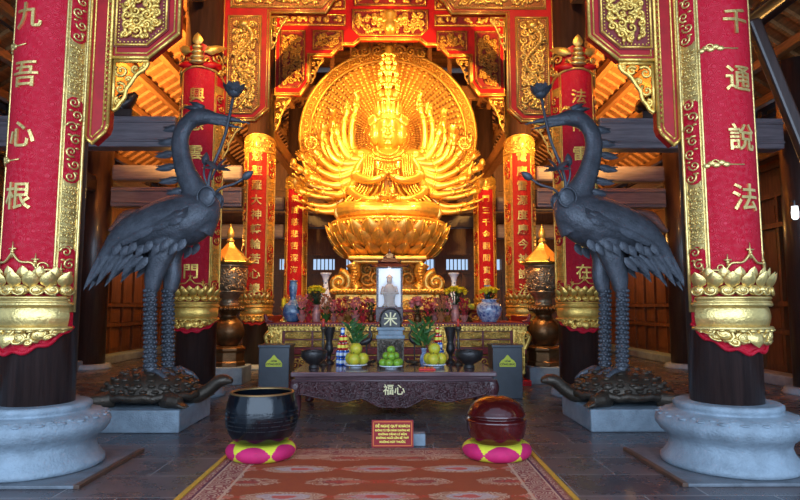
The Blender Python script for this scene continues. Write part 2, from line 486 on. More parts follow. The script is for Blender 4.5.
def fret_bracket(mb, x0, x1, z0, z1, y, tr, mi=0):
    """openwork corner bracket: tall at x0, spreading along the top towards x1"""
    w, h = x1 - x0, z1 - z0; sx = 1 if w > 0 else -1; w = abs(w)
    T = lambda u, v: (x0 + sx * u * w, y, z1 - v * h)
    mb.tube([T(0, 0), T(0, 1)], tr, 5, mi); mb.tube([T(0, 0), T(1, 0)], tr, 5, mi)
    k = 0.5 * (w + h)
    for (u, v, r, hd) in ((.22, .2, .2, 1), (.62, .16, .15, -1), (.2, .56, .17, -1), (.16, .82, .12, 1), (.88, .1, .09, 1), (.42, .38, .12, 1)):
        c = T(u, v); spiral(mb, (c[0], c[2]), r * min(w, h) * 1.1, 1.25, 1.2 * u * 9, hd * sx, y + tr * .6, tr * .9, mi, 14, 5)
    out = [T(1, .02), T(.9, .16), T(.72, .24), T(.6, .34), T(.5, .46), T(.38, .58), T(.34, .74), T(.2, .86), T(.12, .96), T(0, 1)]
    mb.tube([V(p) for p in catmull([tuple(p) for p in out], 3)], tr, 5, mi)
# ================================================================== SETTING
rnd = random.Random(7)
def struct(mb, name, m, bevel=0.0):
    o = mb.build(name, m, None, 'structure', bevel); return o
R1, R2, R3, R4 = 5.84, 10.6, 15.3, 21.2          # the four rows of columns
CX, OX, FX = 3.35, 7.5, 3.29                                # nave columns, aisle columns

b = MB(); b.box(-13, 13, -2.0, 27, -0.2, 0); struct(b, 'floor', 'floor')

def wall_with_panels(sx):
    b = MB()
    x0, x1 = (7.95, 8.15) if sx > 0 else (-8.15, -7.95)
    b.box(x0, x1, 6.6, 26.0, 0, 5.0)
    xi = 7.95 * sx
    for k in range(26):                           # door leaves: frames and sunk panels facing the hall
        y0 = 6.8 + k * 0.74
        for (za, zb) in ((0.35, 0.95), (1.1, 1.5), (1.65, 3.1), (3.25, 3.6)):
            b.box(xi - 0.035 * sx if sx > 0 else xi, xi if sx > 0 else xi + 0.035, y0 + 0.12, y0 + 0.62, za, zb)
        b.box(min(xi, xi - 0.07 * sx), max(xi, xi - 0.07 * sx), y0 - 0.04, y0 + 0.04, 0.25, 3.8)
    for z in (1.02, 1.58, 3.18, 3.8, 4.4):
        b.box(min(xi, xi - 0.09 * sx), max(xi, xi - 0.09 * sx), 6.6, 26, z - .05, z + .05)
    return struct(b, 'wall_right' if sx > 0 else 'wall_left', 'wood_wall')
for sx in (-1, 1):
    wall_with_panels(sx)
    b = MB(); b.box(min(7.5 * sx, 7.95 * sx), max(7.5 * sx, 7.95 * sx), 6.6, 26, 0, 0.22)
    struct(b, 'baseboard_right' if sx > 0 else 'baseboard_left', 'stone', 0.03)
    # louvred clerestory above the wall
    b = MB(); xa = 8.02 * sx
    b.box(xa - .06, xa + .06, 6.6, 26, 5.0, 5.2); b.box(xa - .06, xa + .06, 6.6, 26, 6.75, 6.95)
    for k in range(14): b.box(xa - .06, xa + .06, 6.6 + k * 1.45, 6.72 + k * 1.45, 5.2, 6.75)
    for k in range(8): b.beam((xa - .05, 6.6, 5.3 + k * .2), (xa - .05, 26, 5.3 + k * .2), 0.13, 0.025, 0, (0.5 * sx, 0, 1))
    struct(b, 'window_1' if sx < 0 else 'window_2', 'wood_dark')

# back wall with a band of slatted openings
b = MB()
b.box(-13, 13, 26.0, 26.2, 0, 3.15); b.box(-13, 13, 26.0, 26.2, 3.62, 12)
for k in range(18): b.box(-12.6 + k * 1.45, -12.1 + k * 1.45, 26.0, 26.2, 3.15, 3.62)
for z in (0.4, 1.3, 2.4, 2.95, 3.75, 5.2, 6.6): b.box(-13, 13, 25.9, 26.0, z, z + .12)
for k in range(30): b.box(-12.6 + k * .87, -12.5 + k * .87, 25.92, 26.0, 0, 3.1)
struct(b, 'wall_back', 'wood_wall')
b = MB()
for k in range(150): b.box(-12.6 + k * .17, -12.56 + k * .17, 26.06, 26.12, 3.15, 3.62)
struct(b, 'window_3', 'wood_dark')

# roofs: planked slopes over the aisles, higher roof over the nave
def roof_z(x): return 8.9 - (abs(x) - 3.3) * 0.66
for sx in (-1, 1):
    b = MB()
    b.beam((3.2 * sx, 14.5, roof_z(3.2) + .1), (9.2 * sx, 14.5, roof_z(9.2) + .1), 25.0, 0.08)
    struct(b, 'ceiling_right' if sx > 0 else 'ceiling_left', 'wood_ceil')
    for k in range(8):                                              # purlins along the hall
        x = (3.5 + k * 0.62) * sx
        b = MB(); b.beam((x, 2.4, roof_z(x) - .10), (x, 26, roof_z(x) - .10), 0.15, 0.17)
        struct(b, 'ceiling_beam', 'wood_warm', .015)
    b = MB()
    for k in range(58):
        y = 2.6 + k * 0.4
        b.beam((3.3 * sx, y, roof_z(3.3) + .01), (8.6 * sx, y, roof_z(8.6) + .01), 0.09, 0.07)
    struct(b, 'trim_3' if sx > 0 else 'trim_2', 'wood_warm')
b = MB(); b.box(-3.6, 3.6, 2.0, 27, 12.2, 12.4)
for k in range(30): b.box(-3.6, 3.6, 2.2 + k * .8, 2.4 + k * .8, 12.05, 12.2)
struct(b, 'ceiling', 'wood_ceil')
b = MB()
for sx in (-1, 1): b.box(min(3.5 * sx, 3.62 * sx), max(3.5 * sx, 3.62 * sx), 2, 27, 8.7, 12.3)
struct(b, 'trim_1', 'wood_dark')
# tie beams
def timber(name, a, bb, w, h, m, bev=.03, lip=False):
    b = MB(); b.beam(a, bb, w, h)
    if lip:
        a, bb = V(a), V(bb)
        b.beam(a + V((0, -w / 2, h * .32)), bb + V((0, -w / 2, h * .32)), 0.06, 0.05)
        b.beam(a + V((0, -w / 2, -h * .3)), bb + V((0, -w / 2, -h * .3)), 0.06, 0.05)
    return struct(b, name, m, bev)
for sx in (-1, 1):
    timber('tie_beam', ((CX + .43) * sx, R2, 4.62), ((OX - .4) * sx, R2, 4.62), 0.34, 0.56, 'wood_beam', .06, True)
    timber('tie_beam', ((CX + .43) * sx, R3, 4.95), ((OX - .4) * sx, R3, 4.95), 0.34, 0.40, 'wood_beam', .05)
    timber('tie_beam', ((CX + .43) * sx, R3, 4.32), ((OX - .4) * sx, R3, 4.32), 0.34, 0.50, 'wood_beam', .06, True)
    timber('tie_beam', ((CX + .43) * sx, R4, 4.2), ((OX - .4) * sx, R4, 4.2), 0.34, 0.5, 'wood_beam', .06)
    timber('tie_beam', ((CX + .43) * sx, R4, 5.2), ((OX - .4) * sx, R4, 5.2), 0.34, 0.5, 'wood_beam', .06)
    for yb, zb in ((R3, 4.07),):
        b = MB(); xo = (OX - .36) * sx
        b.loft([(xo, zb - .62, .05, .12), (xo - .16 * sx, zb - .46, .10, .13), (xo - .40 * sx, zb - .20, .13, .13), (xo - .85 * sx, zb - .08, .06, .12)], 12)
        for i in range(len(b.v)): b.v[i].y += yb
        struct(b, 'corbel_beam', 'wood_beam')
    for y0, y1, z in ((R1, R2, 7.05), (R3, R4, 6.25), (R2, R3, 7.2)):
        timber('plate_beam', (CX * sx, y0 + .48, z), (CX * sx, y1 - .48, z), 0.3, 0.42, 'wood_warm', .05)
    for y0, y1, z in ((R3, R4, 5.0), (R4, 26, 5.0)):
        timber('plate_beam', (OX * sx, y0 + .38, z), (OX * sx, y1 - .38, z), 0.3, 0.42, 'wood_beam', .05)
    for y0, y1 in ((6.6, R2), (R2, R3)):
        timber('plate_beam', (OX * sx, y0 + .38, 4.6), (OX * sx, y1 - .38, 4.6), 0.3, 0.42, 'wood_dark', .05)
    # raking strut and eave beams of the porch side
    if sx > 0: timber('corner_beam', P(752, 20, 6.6) if sx > 0 else V((-P(752, 20, 6.6).x, 6.6, P(752, 20, 6.6).z)), V((4.92 * sx, 6.6, 2.75)), 0.12, 0.15, 'wood_dark')
for q in range(9):
    b = MB(); b.box(-2.98 + q * .725, -2.82 + q * .725, R4 + .3, R4 + .46, 7.95, 11.9); struct(b, 'back_beam', 'wood_warm', .02)
for z_ in (7.7, 9.4): timber('back_beam', (-CX, R4 + .3, z_), (CX, R4 + .3, z_), .3, .5, 'wood_warm')
timber('back_beam', (-CX, R4 + .3, 4.6), (CX, R4 + .3, 4.6), .3, .45, 'wood_dark')
timber('back_beam', (-CX, R4 + .3, 5.9), (CX, R4 + .3, 5.9), .3, .45, 'wood_warm')

# ================================================================== COLUMNS
def column_shaft(parent, r, z0, z1):
    b = MB(); b.lathe([(r, z0), (r, z1)], n=40, c=ORG[parent.name]); return b.build('shaft', 'wood_dark', parent)
def pedestal_prof():
    return [(.60, 0.03), (.625, .045), (.625, .085), (.60, .11), (.555, .17), (.535, .235), (.555, .29), (.62, .335), (.66, .39), (.668, .43), (.65, .475), (.59, .515), (.50, .53),
            (.48, .535), (.475, .55), (.49, .565), (.49, .60), (.465, .615)]
def front_column(sx, label):
    t = thing('temple_column', label, 'column', (FX * sx, R1, 0), None)
    L = ORG[t.name]
    b = MB(); b.box(L.x - .72, L.x + .72, L.y - .66, L.y + .66, 0, .03); b.build('slab', 'stone_dark', t, bevel=.008)
    xb = L.x - sx * .72; b = MB(); b.box(min(xb, xb - sx * .05), max(xb, xb - sx * .05), L.y - .66, L.y + .66, 0, .034); b.build('wooden_batten', 'batten', t, bevel=.006)
    b = MB(); b.lathe([(r * .97, z) for r, z in pedestal_prof()], L, 56)
    for k in range(22):                                            # ring of small cloud scrolls round the shoulder
        a = 2 * PI * k / 22
        c = L + V((.60 * S(a), -.60 * Cc(a), .485)); b.ell(c, (.045, .045, .013), 8, 5)
        a += PI / 22
        c = L + V((.57 * S(a), -.57 * Cc(a), .502)); b.ell(c, (.035, .035, .011), 8, 5)
    b.build('pedestal', 'stone', t)
    column_shaft(t, .322, .6, 9.0)
    return t
front_column(-1, 'front column on a bulging stone pedestal, on the black-bowl side')
front_column(1, 'front column on a bulging stone pedestal, on the wooden-fish side')
def plain_column(x, y, label, r=.345, z1=8.0, base=.12, br=.50):
    t = thing('temple_column', label, 'column', (x, y, 0)); L = ORG[t.name]
    b = MB(); b.lathe([(br * 1.05, 0), (br * 1.05, .03), (br, .06), (br * .98, base - .02), (br * .9, base)], L, 32); b.build('pedestal', 'stone', t)
    column_shaft(t, r, base, z1); return t
side = {-1: 'black-bowl side', 1: 'wooden-fish side'}
for sx in (-1, 1):
    plain_column(CX * sx, R2, 'dark round column behind the bronze crane, on the %s' % side[sx])
    plain_column(CX * sx, R3, 'column beside the end of the long gilded altar, on the %s' % side[sx], z1=8.6)
    plain_column(CX * sx, R4, 'farthest column, behind the golden statue, on the %s' % side[sx], z1=8.6)
    plain_column(OX * sx, R3, 'bare aisle column against the wooden panelling, on the %s' % side[sx], z1=6.0)
    plain_column(OX * sx, R2, 'bare aisle column nearest the entrance, on the %s' % side[sx], z1=6.0)

# ================================================================== COUPLET BOARDS
def lotus_ornament(mb, R, zb, h, W, mi=0):
    """gilded lotus seat in relief, flat coordinates: x along the curve, second = outward height"""
    z = lambda f: zb + f * h
    mk = mb.mark()
    # drum with lips
    def drum(u, v):
        x = (u - .5) * 2 * W * .96; zz = z(.22 + .24 * v); return V((x, .020 + .028 * S(PI * v), zz))
    mb.grid(drum, 24, 8, mi)
    for f, r, w in ((.22, .020, 1.0), (.46, .022, 1.0), (.485, .014, .95), (.525, .016, .93)):
        mb.tube([(W * w * (k / 14 - 1), .05, z(f)) for k in range(29)], r, 6, mi)
    def neck(u, v): return V(((u - .5) * 2 * W * .93, .03, z(.46 + .08 * v)))
    mb.grid(neck, 20, 2, mi)
    # scroll cushion
    n = 9
    for k in range(n):
        x = W * 1.0 * ((k + .5) / n * 2 - 1)
        mb.ell((x, .035, z(.60)), (W / n * 1.15, .045, h * .055), 10, 7, mi)
        spiral_flat(mb, (x, z(.60)), W / n * .95, 1.3, PI * k, 1 if k % 2 else -1, .078, .010, mi)
    # two rows of petals
    for k in range(8):
        x = W * .95 * ((k + .5) / 8 * 2 - 1)
        mb.petal((x, .05, z(.63)), (x * .25, .25, 1), (0, 1, -.15), h * .17, W / 8 * .95, .03, .03, 6, 4, mi)
    for k in range(7):
        x = W * .80 * ((k + .5) / 7 * 2 - 1)
        mb.petal((x, .03, z(.69)), (x * .35, .1, 1), (0, 1, 0), h * .15, W / 8 * .9, .025, .02, 6, 4, mi)
    # flaming crown outline with finials
    for sx in (-1, 1):
        pts = catmull([(sx * W * .78, .02, z(.72)), (sx * W * .66, .02, z(.80)), (sx * W * .45, .02, z(.80)), (sx * W * .34, .02, z(.87)), (sx * W * .15, .02, z(.88)), (0, .02, z(.97))], 4)
        mb.tube(pts, .012, 5, mi)
        spiral_flat(mb, (sx * W * .5, z(.83)), W * .10, 1.2, 0, sx, .02, .009, mi)
    for x, f, s in ((0, .98, 1.2), (.40, .88, 1.0), (-.40, .88, 1.0), (.80, .79, 1.0), (-.80, .79, 1.0)):
        x *= W; q = h * .085 * s
        mb.tube([(x, .02, z(f) - q * .6), (x, .02, z(f) + q)], [.013, .003], 5, mi)
        mb.tube([(x - q * .38, .02, z(f) + q * .28), (x + q * .38, .02, z(f) + q * .28)], .009, 5, mi); mb.ell((x, .02, z(f)), .018, 6, 4, mi)
    # curly apron
    m_ap = mb.mark()
    for sx in (-1, 1):
        for fx, ff, rr, hd in ((.22, .13, .075, 1), (.52, .145, .085, -1), (.80, .155, .075, 1), (.36, .07, .045, -1), (.66, .075, .05, 1), (.92, .08, .05, -1)):
            spiral_flat(mb, (sx * W * fx, z(ff)), rr * h * 1.15, 1.35, fx * 9, hd * sx, .04, .016, mi)
            mb.ell((sx * W * fx, .015, z(ff)), (rr * h * 1.1, .03, rr * h * 1.05), 8, 5, mi)
    mb.petal((0, .03, z(.20)), (0, .1, -1), (0, 1, 0), h * .17, W * .16, .04, .02, 6, 4, mi)
    for k in range(12):
        x = W * .95 * ((k + .5) / 12 * 2 - 1); mb.ell((x, .05, z(.195)), (W / 14, .03, h * .022), 6, 4, mi)
    for i in range(m_ap, len(mb.v)): mb.v[i].z += h * .20 * (mb.v[i].x / W) ** 2 * max(0, min(1, (z(.22) - mb.v[i].z) / (.2 * h)))
    mb.bend(mk, R)
def spiral_flat(mb, c, R, turns, a0, hand, d, tr, mi=0, n=13):
    pts = []
    for i in range(n):
        t = i / (n - 1); r = R * (1 - .88 * t); a = a0 + hand * turns * 2 * PI * t
        pts.append((c[0] + r * Cc(a), d, c[1] + r * S(a)))
    mb.tube(pts, [tr * (1 - .4 * i / (n - 1)) for i in range(n)], 5, mi)

def moved(mb, L):
    for i in range(len(mb.v)): mb.v[i] = mb.v[i] + L
def couplet(loc, label, chars, z_first, dz, size, phi_f, phi_e, red, gold, z0=1.08, z1=5.75, R=.372, arch=False, cloud=(), front=False, turn=0.0):
    t = thing('couplet_board', label, 'sign board', loc); L = ORG[t.name]
    Tn = Matrix.Rotation(turn, 3, 'Z')
    def moved(mb, L):
        for i in range(len(mb.v)): mb.v[i] = Tn @ mb.v[i] + L
    xf_, xe = phi_f * R, phi_e * R
    # lacquer board with a scalloped foot
    def bottom(x):
        return z0 + .035 * (1 + S(x * 34)) * .5 + .24 * (abs(x) / xe) ** 2
    def top(x): return z1 + (.30 * math.sqrt(max(0, 1 - (x / xe) ** 2)) if arch else 0)
    b = MB(); mk = b.mark(); n = 44
    for d in (.012, -.012):
        b.grid(lambda u, v: V(((2 * u - 1) * xe, d, bottom((2 * u - 1) * xe) * (1 - v) + top((2 * u - 1) * xe) * v)), n, 12)
    for v in (0, 1):
        b.grid(lambda u, w: V(((2 * u - 1) * xe, -.012 + .024 * w, (top if v else bottom)((2 * u - 1) * xe))), n, 1)
    for s_ in (-1, 1):
        b.grid(lambda u, w: V((s_ * xe, -.012 + .024 * w, bottom(xe) * (1 - u) + top(xe) * u)), 12, 1)
    b.tube([((2 * k / 44 - 1) * xe, .012, bottom((2 * k / 44 - 1) * xe)) for k in range(45)], .022, 6)
    b.bend(mk, R); moved(b, L); b.build('panel', red, t)
    # side strips
    zs = z0 + .38
    for s_ in (-1, 1):
        b = MB(); mk = b.mark(); xa, xb = s_ * xf_, s_ * xe
        b.grid(lambda u, v: V((xa + (xb - xa) * u, .016, zs + (top(xb) - zs) * v)), 8, 10, 0)
        for xx, r in ((xa, .011), (xb, .016), (xa + (xb - xa) * .12, .006), (xa + (xb - xa) * .88, .006)):
            b.tube([(xx, .02, zs + (top(xx) - zs) * k / 8) for k in range(9)], r, 5, 0)
        w = abs(xb - xa); xm = (xa + xb) / 2
        if front:
            segs = [(1.5, 2.08, 'r'), (2.10, 2.66, 'f'), (2.68, 3.52, 'r'), (3.54, 4.04, 'f'), (4.06, 4.9, 'r'), (4.92, 5.7, 'f')]
        else:
            segs = []; zz = zs
            while zz < z1 - .2:
                segs.append((zz + .02, min(zz + .52, z1), 'f' if len(segs) % 2 else 'r')); zz += .55
        hw = w * .37
        for za, zb_, kind in segs:
            if kind == 'r':
                poly = [(xm - hw, za + hw * .6), (xm - hw * .5, za + hw * .1), (xm, za), (xm + hw * .5, za + hw * .1), (xm + hw, za + hw * .6),
                        (xm + hw, zb_ - hw * .6), (xm + hw * .5, zb_ - hw * .1), (xm, zb_), (xm - hw * .5, zb_ - hw * .1), (xm - hw, zb_ - hw * .6)]
                m2 = b.mark(); b.prism(poly, 0, .01, 1)
                for i in range(m2, len(b.v)): b.v[i] = V((b.v[i].x, .016 + b.v[i].y, b.v[i].z))
                k = max(2, int((zb_ - za) / (hw * 1.5)))
                for q in range(k):
                    zc = za + (q + .5) * (zb_ - za) / k
                    spiral_flat(b, (xm + hw * .22 * (1 if q % 2 else -1), zc), hw * .72, 1.35, q * 2.1 + 1, 1 if q % 2 else -1, .034, hw * .15, 0)
                    b.ell((xm - hw * .5 * (1 if q % 2 else -1), .03, zc + hw * .55), (hw * .3, .01, hw * .16), 6, 4, 0)
            else:
                st = hw * .62; k = int((zb_ - za) / st)
                for q in range(k):
                    zc = za + (q + .5) * (zb_ - za) / k
                    for x in (-.62, 0, .62):
                        spiral_flat(b, (xm + x * hw, zc), hw * .30, 1.0, q + x, 1 if q % 2 else -1, .024, hw * .09, 0, 8)
        b.bend(mk, R); moved(b, L); b.build('edge_strip', [gold, red], t)
    # characters
    for k, ch in enumerate(chars):
        vs, fs = glyph(ch, size, .018)
        z = z_first + dz * (len(chars) - 1 - k)
        b = MB(); mk = b.mark(); b.add([(x, .012 + y, zz + z) for x, y, zz in vs], fs, 0, False)
        b.bend(mk, R); moved(b, L); b.build('gold_character', gold, t)
    for z in cloud:
        b = MB(); mk = b.mark()
        b.tube([(x, .022, z) for x in (-xf_ * .9, -xf_ * .45, 0)], .008, 5)
        for q in range(5): b.ell((-xf_ * (.95 - q * .12), .02, z + .02 * (q % 2)), (.035, .016, .026), 8, 5)
        spiral_flat(b, (-xf_ * .75, z + .02), .035, 1.2, 0, 1, .03, .008)
        b.bend(mk, R); moved(b, L); b.build('cloud_motif', gold, t)
    b = MB(); lotus_ornament(b, R + .012, z0 + .03, .92, xe * .93); moved(b, L); b.build('lotus_ornament', gold, t)
    if arch == 'panel':                                             # carved head panel
        b = MB(); mk = b.mark(); r_ = random.Random(len(label))
        za, zb_ = z1 - .16, z1 + .30
        b.grid(lambda u, v: V(((2 * u - 1) * xe * .97, .022, za + (min(zb_, top((2 * u - 1) * xe * .97)) - za) * v)), 24, 4, 0)
        for q in range(9):
            x = xe * .80 * (q / 4 - 1); spiral_flat(b, (x, za + .10 + .05 * (q % 2)), .06, 1.3, q, 1 if q % 2 else -1, .045, .018); spiral_flat(b, (x * .8, za + .26), .055, 1.3, q + 2, -1 if q % 2 else 1, .045, .016)
        b.tube([((2 * k / 24 - 1) * xe * .97, .03, za) for k in range(25)], .018, 6, 0)
        b.tube([((2 * k / 24 - 1) * xe * .97, .03, top((2 * k / 24 - 1) * xe * .97)) for k in range(25)], .022, 6, 0)
        b.petal((0, .04, za + .1), (0, .1, 1), (0, 1, 0), .3, .09, .03, 0, 6, 4, 0)
        b.bend(mk, R); moved(b, L); b.build('carved_head', gold, t)
    elif arch:                                                      # jewel and ribbons over the board
        b = MB(); mk = b.mark()
        zt = z1 + .30
        b.tube([((2 * k / 24 - 1) * xe * .98, .02, top((2 * k / 24 - 1) * xe * .98)) for k in range(25)], .024, 6, 0)
        b.grid(lambda u, v: V(((2 * u - 1) * xe * (.98 - .25 * v), .0, top((2 * u - 1) * xe * .98) * (1 - v) + (zt + .46 - .16 * abs(2 * u - 1)) * v)), 20, 6, 1)
        for q in range(4): b.ell((0, .06, zt + .08 + q * .085), (.13 - q * .016, .06, .045), 10, 6, 2)
        for s_ in (-1, 1):
            for fx, dz_, r in ((.34, .08, .085), (.62, .20, .10), (.86, .06, .08), (.40, .30, .08), (.72, -.04, .06), (.9, .26, .06)):
                spiral_flat(b, (s_ * xe * fx, zt + dz_), r, 1.3, fx * 5, s_, .035, .026, 0)
            b.petal((s_ * xe * .15, .05, zt + .02), (s_, .1, .15), (0, 1, 0), xe * .55, .06, .03, .02, 6, 4, 1)
            b.petal((s_ * xe * .2, .05, zt + .26), (s_, .1, .5), (0, 1, 0), xe * .7, .07, .03, .02, 6, 4, 0)
        b.petal((0, .05, zt + .38), (0, .1, 1), (0, 1, 0), .22, .08, .03, 0, 6, 4, 0)
        b.bend(mk, R); moved(b, L); b.build('jewel_crest', [gold, 'red', 'brass_pale'], t)
    return t
rad = math.radians
couplet((-FX, R1, 0), 'crimson couplet board on the front column beside the black bowl, lowest character 根', '九吾心根', 2.53, .578, .27, rad(55), rad(88), 'brocade', 'brass_pale', cloud=(2.87, 3.98), front=True, R=.348, turn=-rad(13))
couplet((FX, R1, 0), 'crimson couplet board on the front column beside the wooden fish, lowest character 法', '千通說法', 2.53, .572, .27, rad(55), rad(88), 'brocade', 'brass_pale', cloud=(2.84, 3.97), front=True, R=.348, turn=rad(13))
couplet((-CX, R2, 0), 'arched red couplet board behind the crane on the bowl side, lowest character 門', '興慈雲悲願海門', 2.12, .515, .27, rad(46), rad(84), 'brocade', 'gold', z1=5.42, arch=True, cloud=(3.5, 5.0))
couplet((CX, R2, 0), 'arched red couplet board behind the crane on the wooden-fish side, lowest character 在', '法雨雷音自觀在', 2.12, .515, .27, rad(46), rad(84), 'brocade', 'gold', z1=5.42, arch=True, cloud=(3.5, 5.0))
couplet((-CX, R3, 0), 'bright orange-red couplet board beside the altar end with the blue gourd vase', '慈聖羅大神轉輪苦心讀', 1.98, .372, .27, rad(38), rad(84), 'brocade_o', 'gold', z1=5.60, arch='panel')
couplet((CX, R3, 0), 'bright orange-red couplet board beside the altar end with the porcelain jar', '電慶雷源度慶今神說法', 1.98, .372, .27, rad(38), rad(84), 'brocade_o', 'gold', z1=5.60, arch='panel')
couplet((-CX, R4, 0), 'distant narrow red couplet board seen beside the blue gourd vase', '南無度慈悲苦深海心', 2.4, .42, .27, rad(42), rad(84), 'brocade', 'gold', z1=5.85, arch='panel')
couplet((CX, R4, 0), 'distant narrow red couplet board seen beside the round porcelain jar', '普門三千金觀聞寶音', 2.4, .42, .27, rad(42), rad(84), 'brocade', 'gold', z1=5.85, arch='panel')

# ================================================================== CARVED PORTALS
def portal_panel(parent, poly, yf, cell, tr, red='red_deep', gold='gold', dragon=None, seed=1, fr=.05):
    """sunk ground, gold moulding and carved foliage of one panel"""
    r_ = random.Random(seed)
    b = MB(); b.prism(poly, yf - .012, yf + .02, 1)
    q = inset(poly, fr * .5)
    mould(b, q, yf - .02, fr * .28, 0); beads(b, inset(poly, fr * 1.15), yf - .018, fr * .22, fr * .75, 0)
    q2 = inset(poly, fr * 1.6)
    scroll_fill(b, q2, yf - .014, cell, tr, r_, 0, 3)
    if dragon:
        x, za, zb, amp = dragon; n = 40; pts = []
        for i in range(n + 1):
            u = i / n; pts.append((x + amp * S(u * 3.2 * PI) * (1 - .3 * u), yf - .055, zb + (za - zb) * u))
        b.tube(pts, [tr * 1.7 * (1 - .6 * i / n) for i in range(n + 1)], 7, 0)
        for i in range(n):
            p = V(pts[i]); q = V(pts[i + 1]); r0_ = tr * 2.3 * (1 - .65 * i / n)
            b.ell((p + q) / 2 + V((0, -.01, 0)), (r0_, r0_ * .8, r0_ * .62), 7, 5, 0)
            if i % 2 == 0:
                dn = (q - p).normalized(); s2 = V((dn.z, 0, -dn.x))
                for sg in (-1, 1): b.tube([p + s2 * sg * r0_ * .8, p + s2 * sg * r0_ * 1.9 - dn * r0_ * .8], [tr * .6, tr * .15], 5, 0)
        b.ell(pts[0], (tr * 4, tr * 3, tr * 3), 8, 6, 0)
        for k in (8, 16, 24, 32):
            p = V(pts[k]); b.tube([p, p + V((amp * .6 * (1 if k % 16 else -1), -.01, .05)), p + V((amp * .8 * (1 if k % 16 else -1), -.01, -.03))], [tr * 1.3, tr, tr * .4], 5, 0)
    return b.build('carved_panel', [gold, red], parent)
def board(parent, poly, y0, y1, m='red_frame', name='frame_board', edge='gold', er=.018):
    b = MB(); b.prism(poly, y0, y1, 0); mould(b, poly, y0 - .005, er, 1); mould(b, inset(poly, .045), y0 - .004, er * .5, 1)
    return b.build(name, [m, edge], parent)
def mir(poly): return [(-x, z) for x, z in poly][::-1]
def both(fn, poly, *a, **k):
    fn(poly, 1); fn(mir(poly), 2)

# --- outer portal between the two front columns
Y1 = R1
t1 = thing('carved_portal', 'outermost red and gold carved portal hanging between the two front columns', 'portal', (0, Y1, 3.0))
z = lambda py: P(393, py, Y1).z
X1 = [2.93, 2.76, 2.05]
post = [(-2.93, 6.6), (-2.93, z(140)), (-2.86, z(146)), (-2.74, z(134)), (-2.72, z(128)), (-2.72, 6.6)]
pan = [(-2.72, z(61)), (-2.35, z(61)), (-2.06, z(37)), (-2.06, 6.6), (-2.72, 6.6)]
inn = [(-2.70, z(51)), (-2.36, z(51)), (-2.16, z(34)), (-2.16, z(-42)), (-2.70, z(-42))]
for s_ in (0, 1):
    f = mir if s_ else (lambda q: q)
    board(t1, f(post), Y1 - .06, Y1 + .06, 'red_frame'); board(t1, f(pan), Y1 - .05, Y1 + .05)
    portal_panel(t1, f(inn), Y1 - .05, .112, .019, 'red_deep', 'gold', seed=3 + s_, fr=.045)
    b = MB(); fret_bracket(b, -2.70 if not s_ else 2.70, -2.36 if not s_ else 2.36, z(112), z(63), Y1 - .02, .023); b.build('fretwork_bracket', 'gold', t1)
    b = MB(); xs = -2.825 if not s_ else 2.825
    for k in range(60): b.ell((xs + .075 * (1 if not s_ else -1), Y1 - .066, z(122) + k * .055), (.014, .012, .020), 6, 4)
    b.build('post_carving', 'gold_dark', t1)
board(t1, [(-2.06, 5.75), (2.06, 5.75), (2.06, 6.6), (-2.06, 6.6)], Y1 - .05, Y1 + .05)
# --- gilded post strips between column and portal
# --- middle portal between the second columns
Y2 = R2
t2 = thing('carved_portal', 'middle red portal with gilded dragon panels, between the arched couplets', 'portal', (0, Y2, 4.5))
z = lambda py: P(393, py, Y2).z
XL = lambda px: (P(px, 60, Y2).x - P(776.5 - px, 60, Y2).x) / 2
side_b = [(XL(222), z(122)), (XL(257), z(122)), (XL(270), z(110)), (XL(270), z(15)), (XL(325), z(15)), (XL(333), z(3)), (XL(345), z(-4)), (XL(345), z(-30)), (XL(222), z(-30))]
for s_ in (0, 1):
    f = mir if s_ else (lambda q: q)
    board(t2, f(side_b), Y2 - .07, Y2 + .07, 'red_frame', er=.022)
    px0 = [(XL(228), z(116)), (XL(254), z(116)), (XL(262), z(108)), (XL(262), z(18)), (XL(228), z(18))]
    cxm = (XL(228) + XL(262)) / 2
    portal_panel(t2, f(px0), Y2 - .07, .15, .026, 'amber', 'gold', (-cxm if s_ else cxm, z(108), z(28), .16), seed=11 + s_, fr=.05)
    px1 = [(XL(230), z(11)), (XL(322), z(11)), (XL(330), z(2)), (XL(338), z(-4)), (XL(338), z(-26)), (XL(230), z(-26))]
    portal_panel(t2, f(px1), Y2 - .07, .15, .026, 'amber', 'gold', seed=21 + s_, fr=.045)
    b = MB(); fret_bracket(b, XL(271) * (-1 if s_ else 1), XL(286) * (-1 if s_ else 1), z(50), z(18), Y2 - .02, .02); b.build('fretwork_bracket', 'gold', t2)
    b = MB(); fret_bracket(b, XL(224) * (-1 if s_ else 1), XL(244) * (-1 if s_ else 1), z(160), z(124), Y2 - .02, .02); b.build('fretwork_bracket', 'gold', t2)
board(t2, [(XL(345), z(-12)), (-XL(345), z(-12)), (-XL(345), z(-34)), (XL(345), z(-34))], Y2 - .07, Y2 + .07)
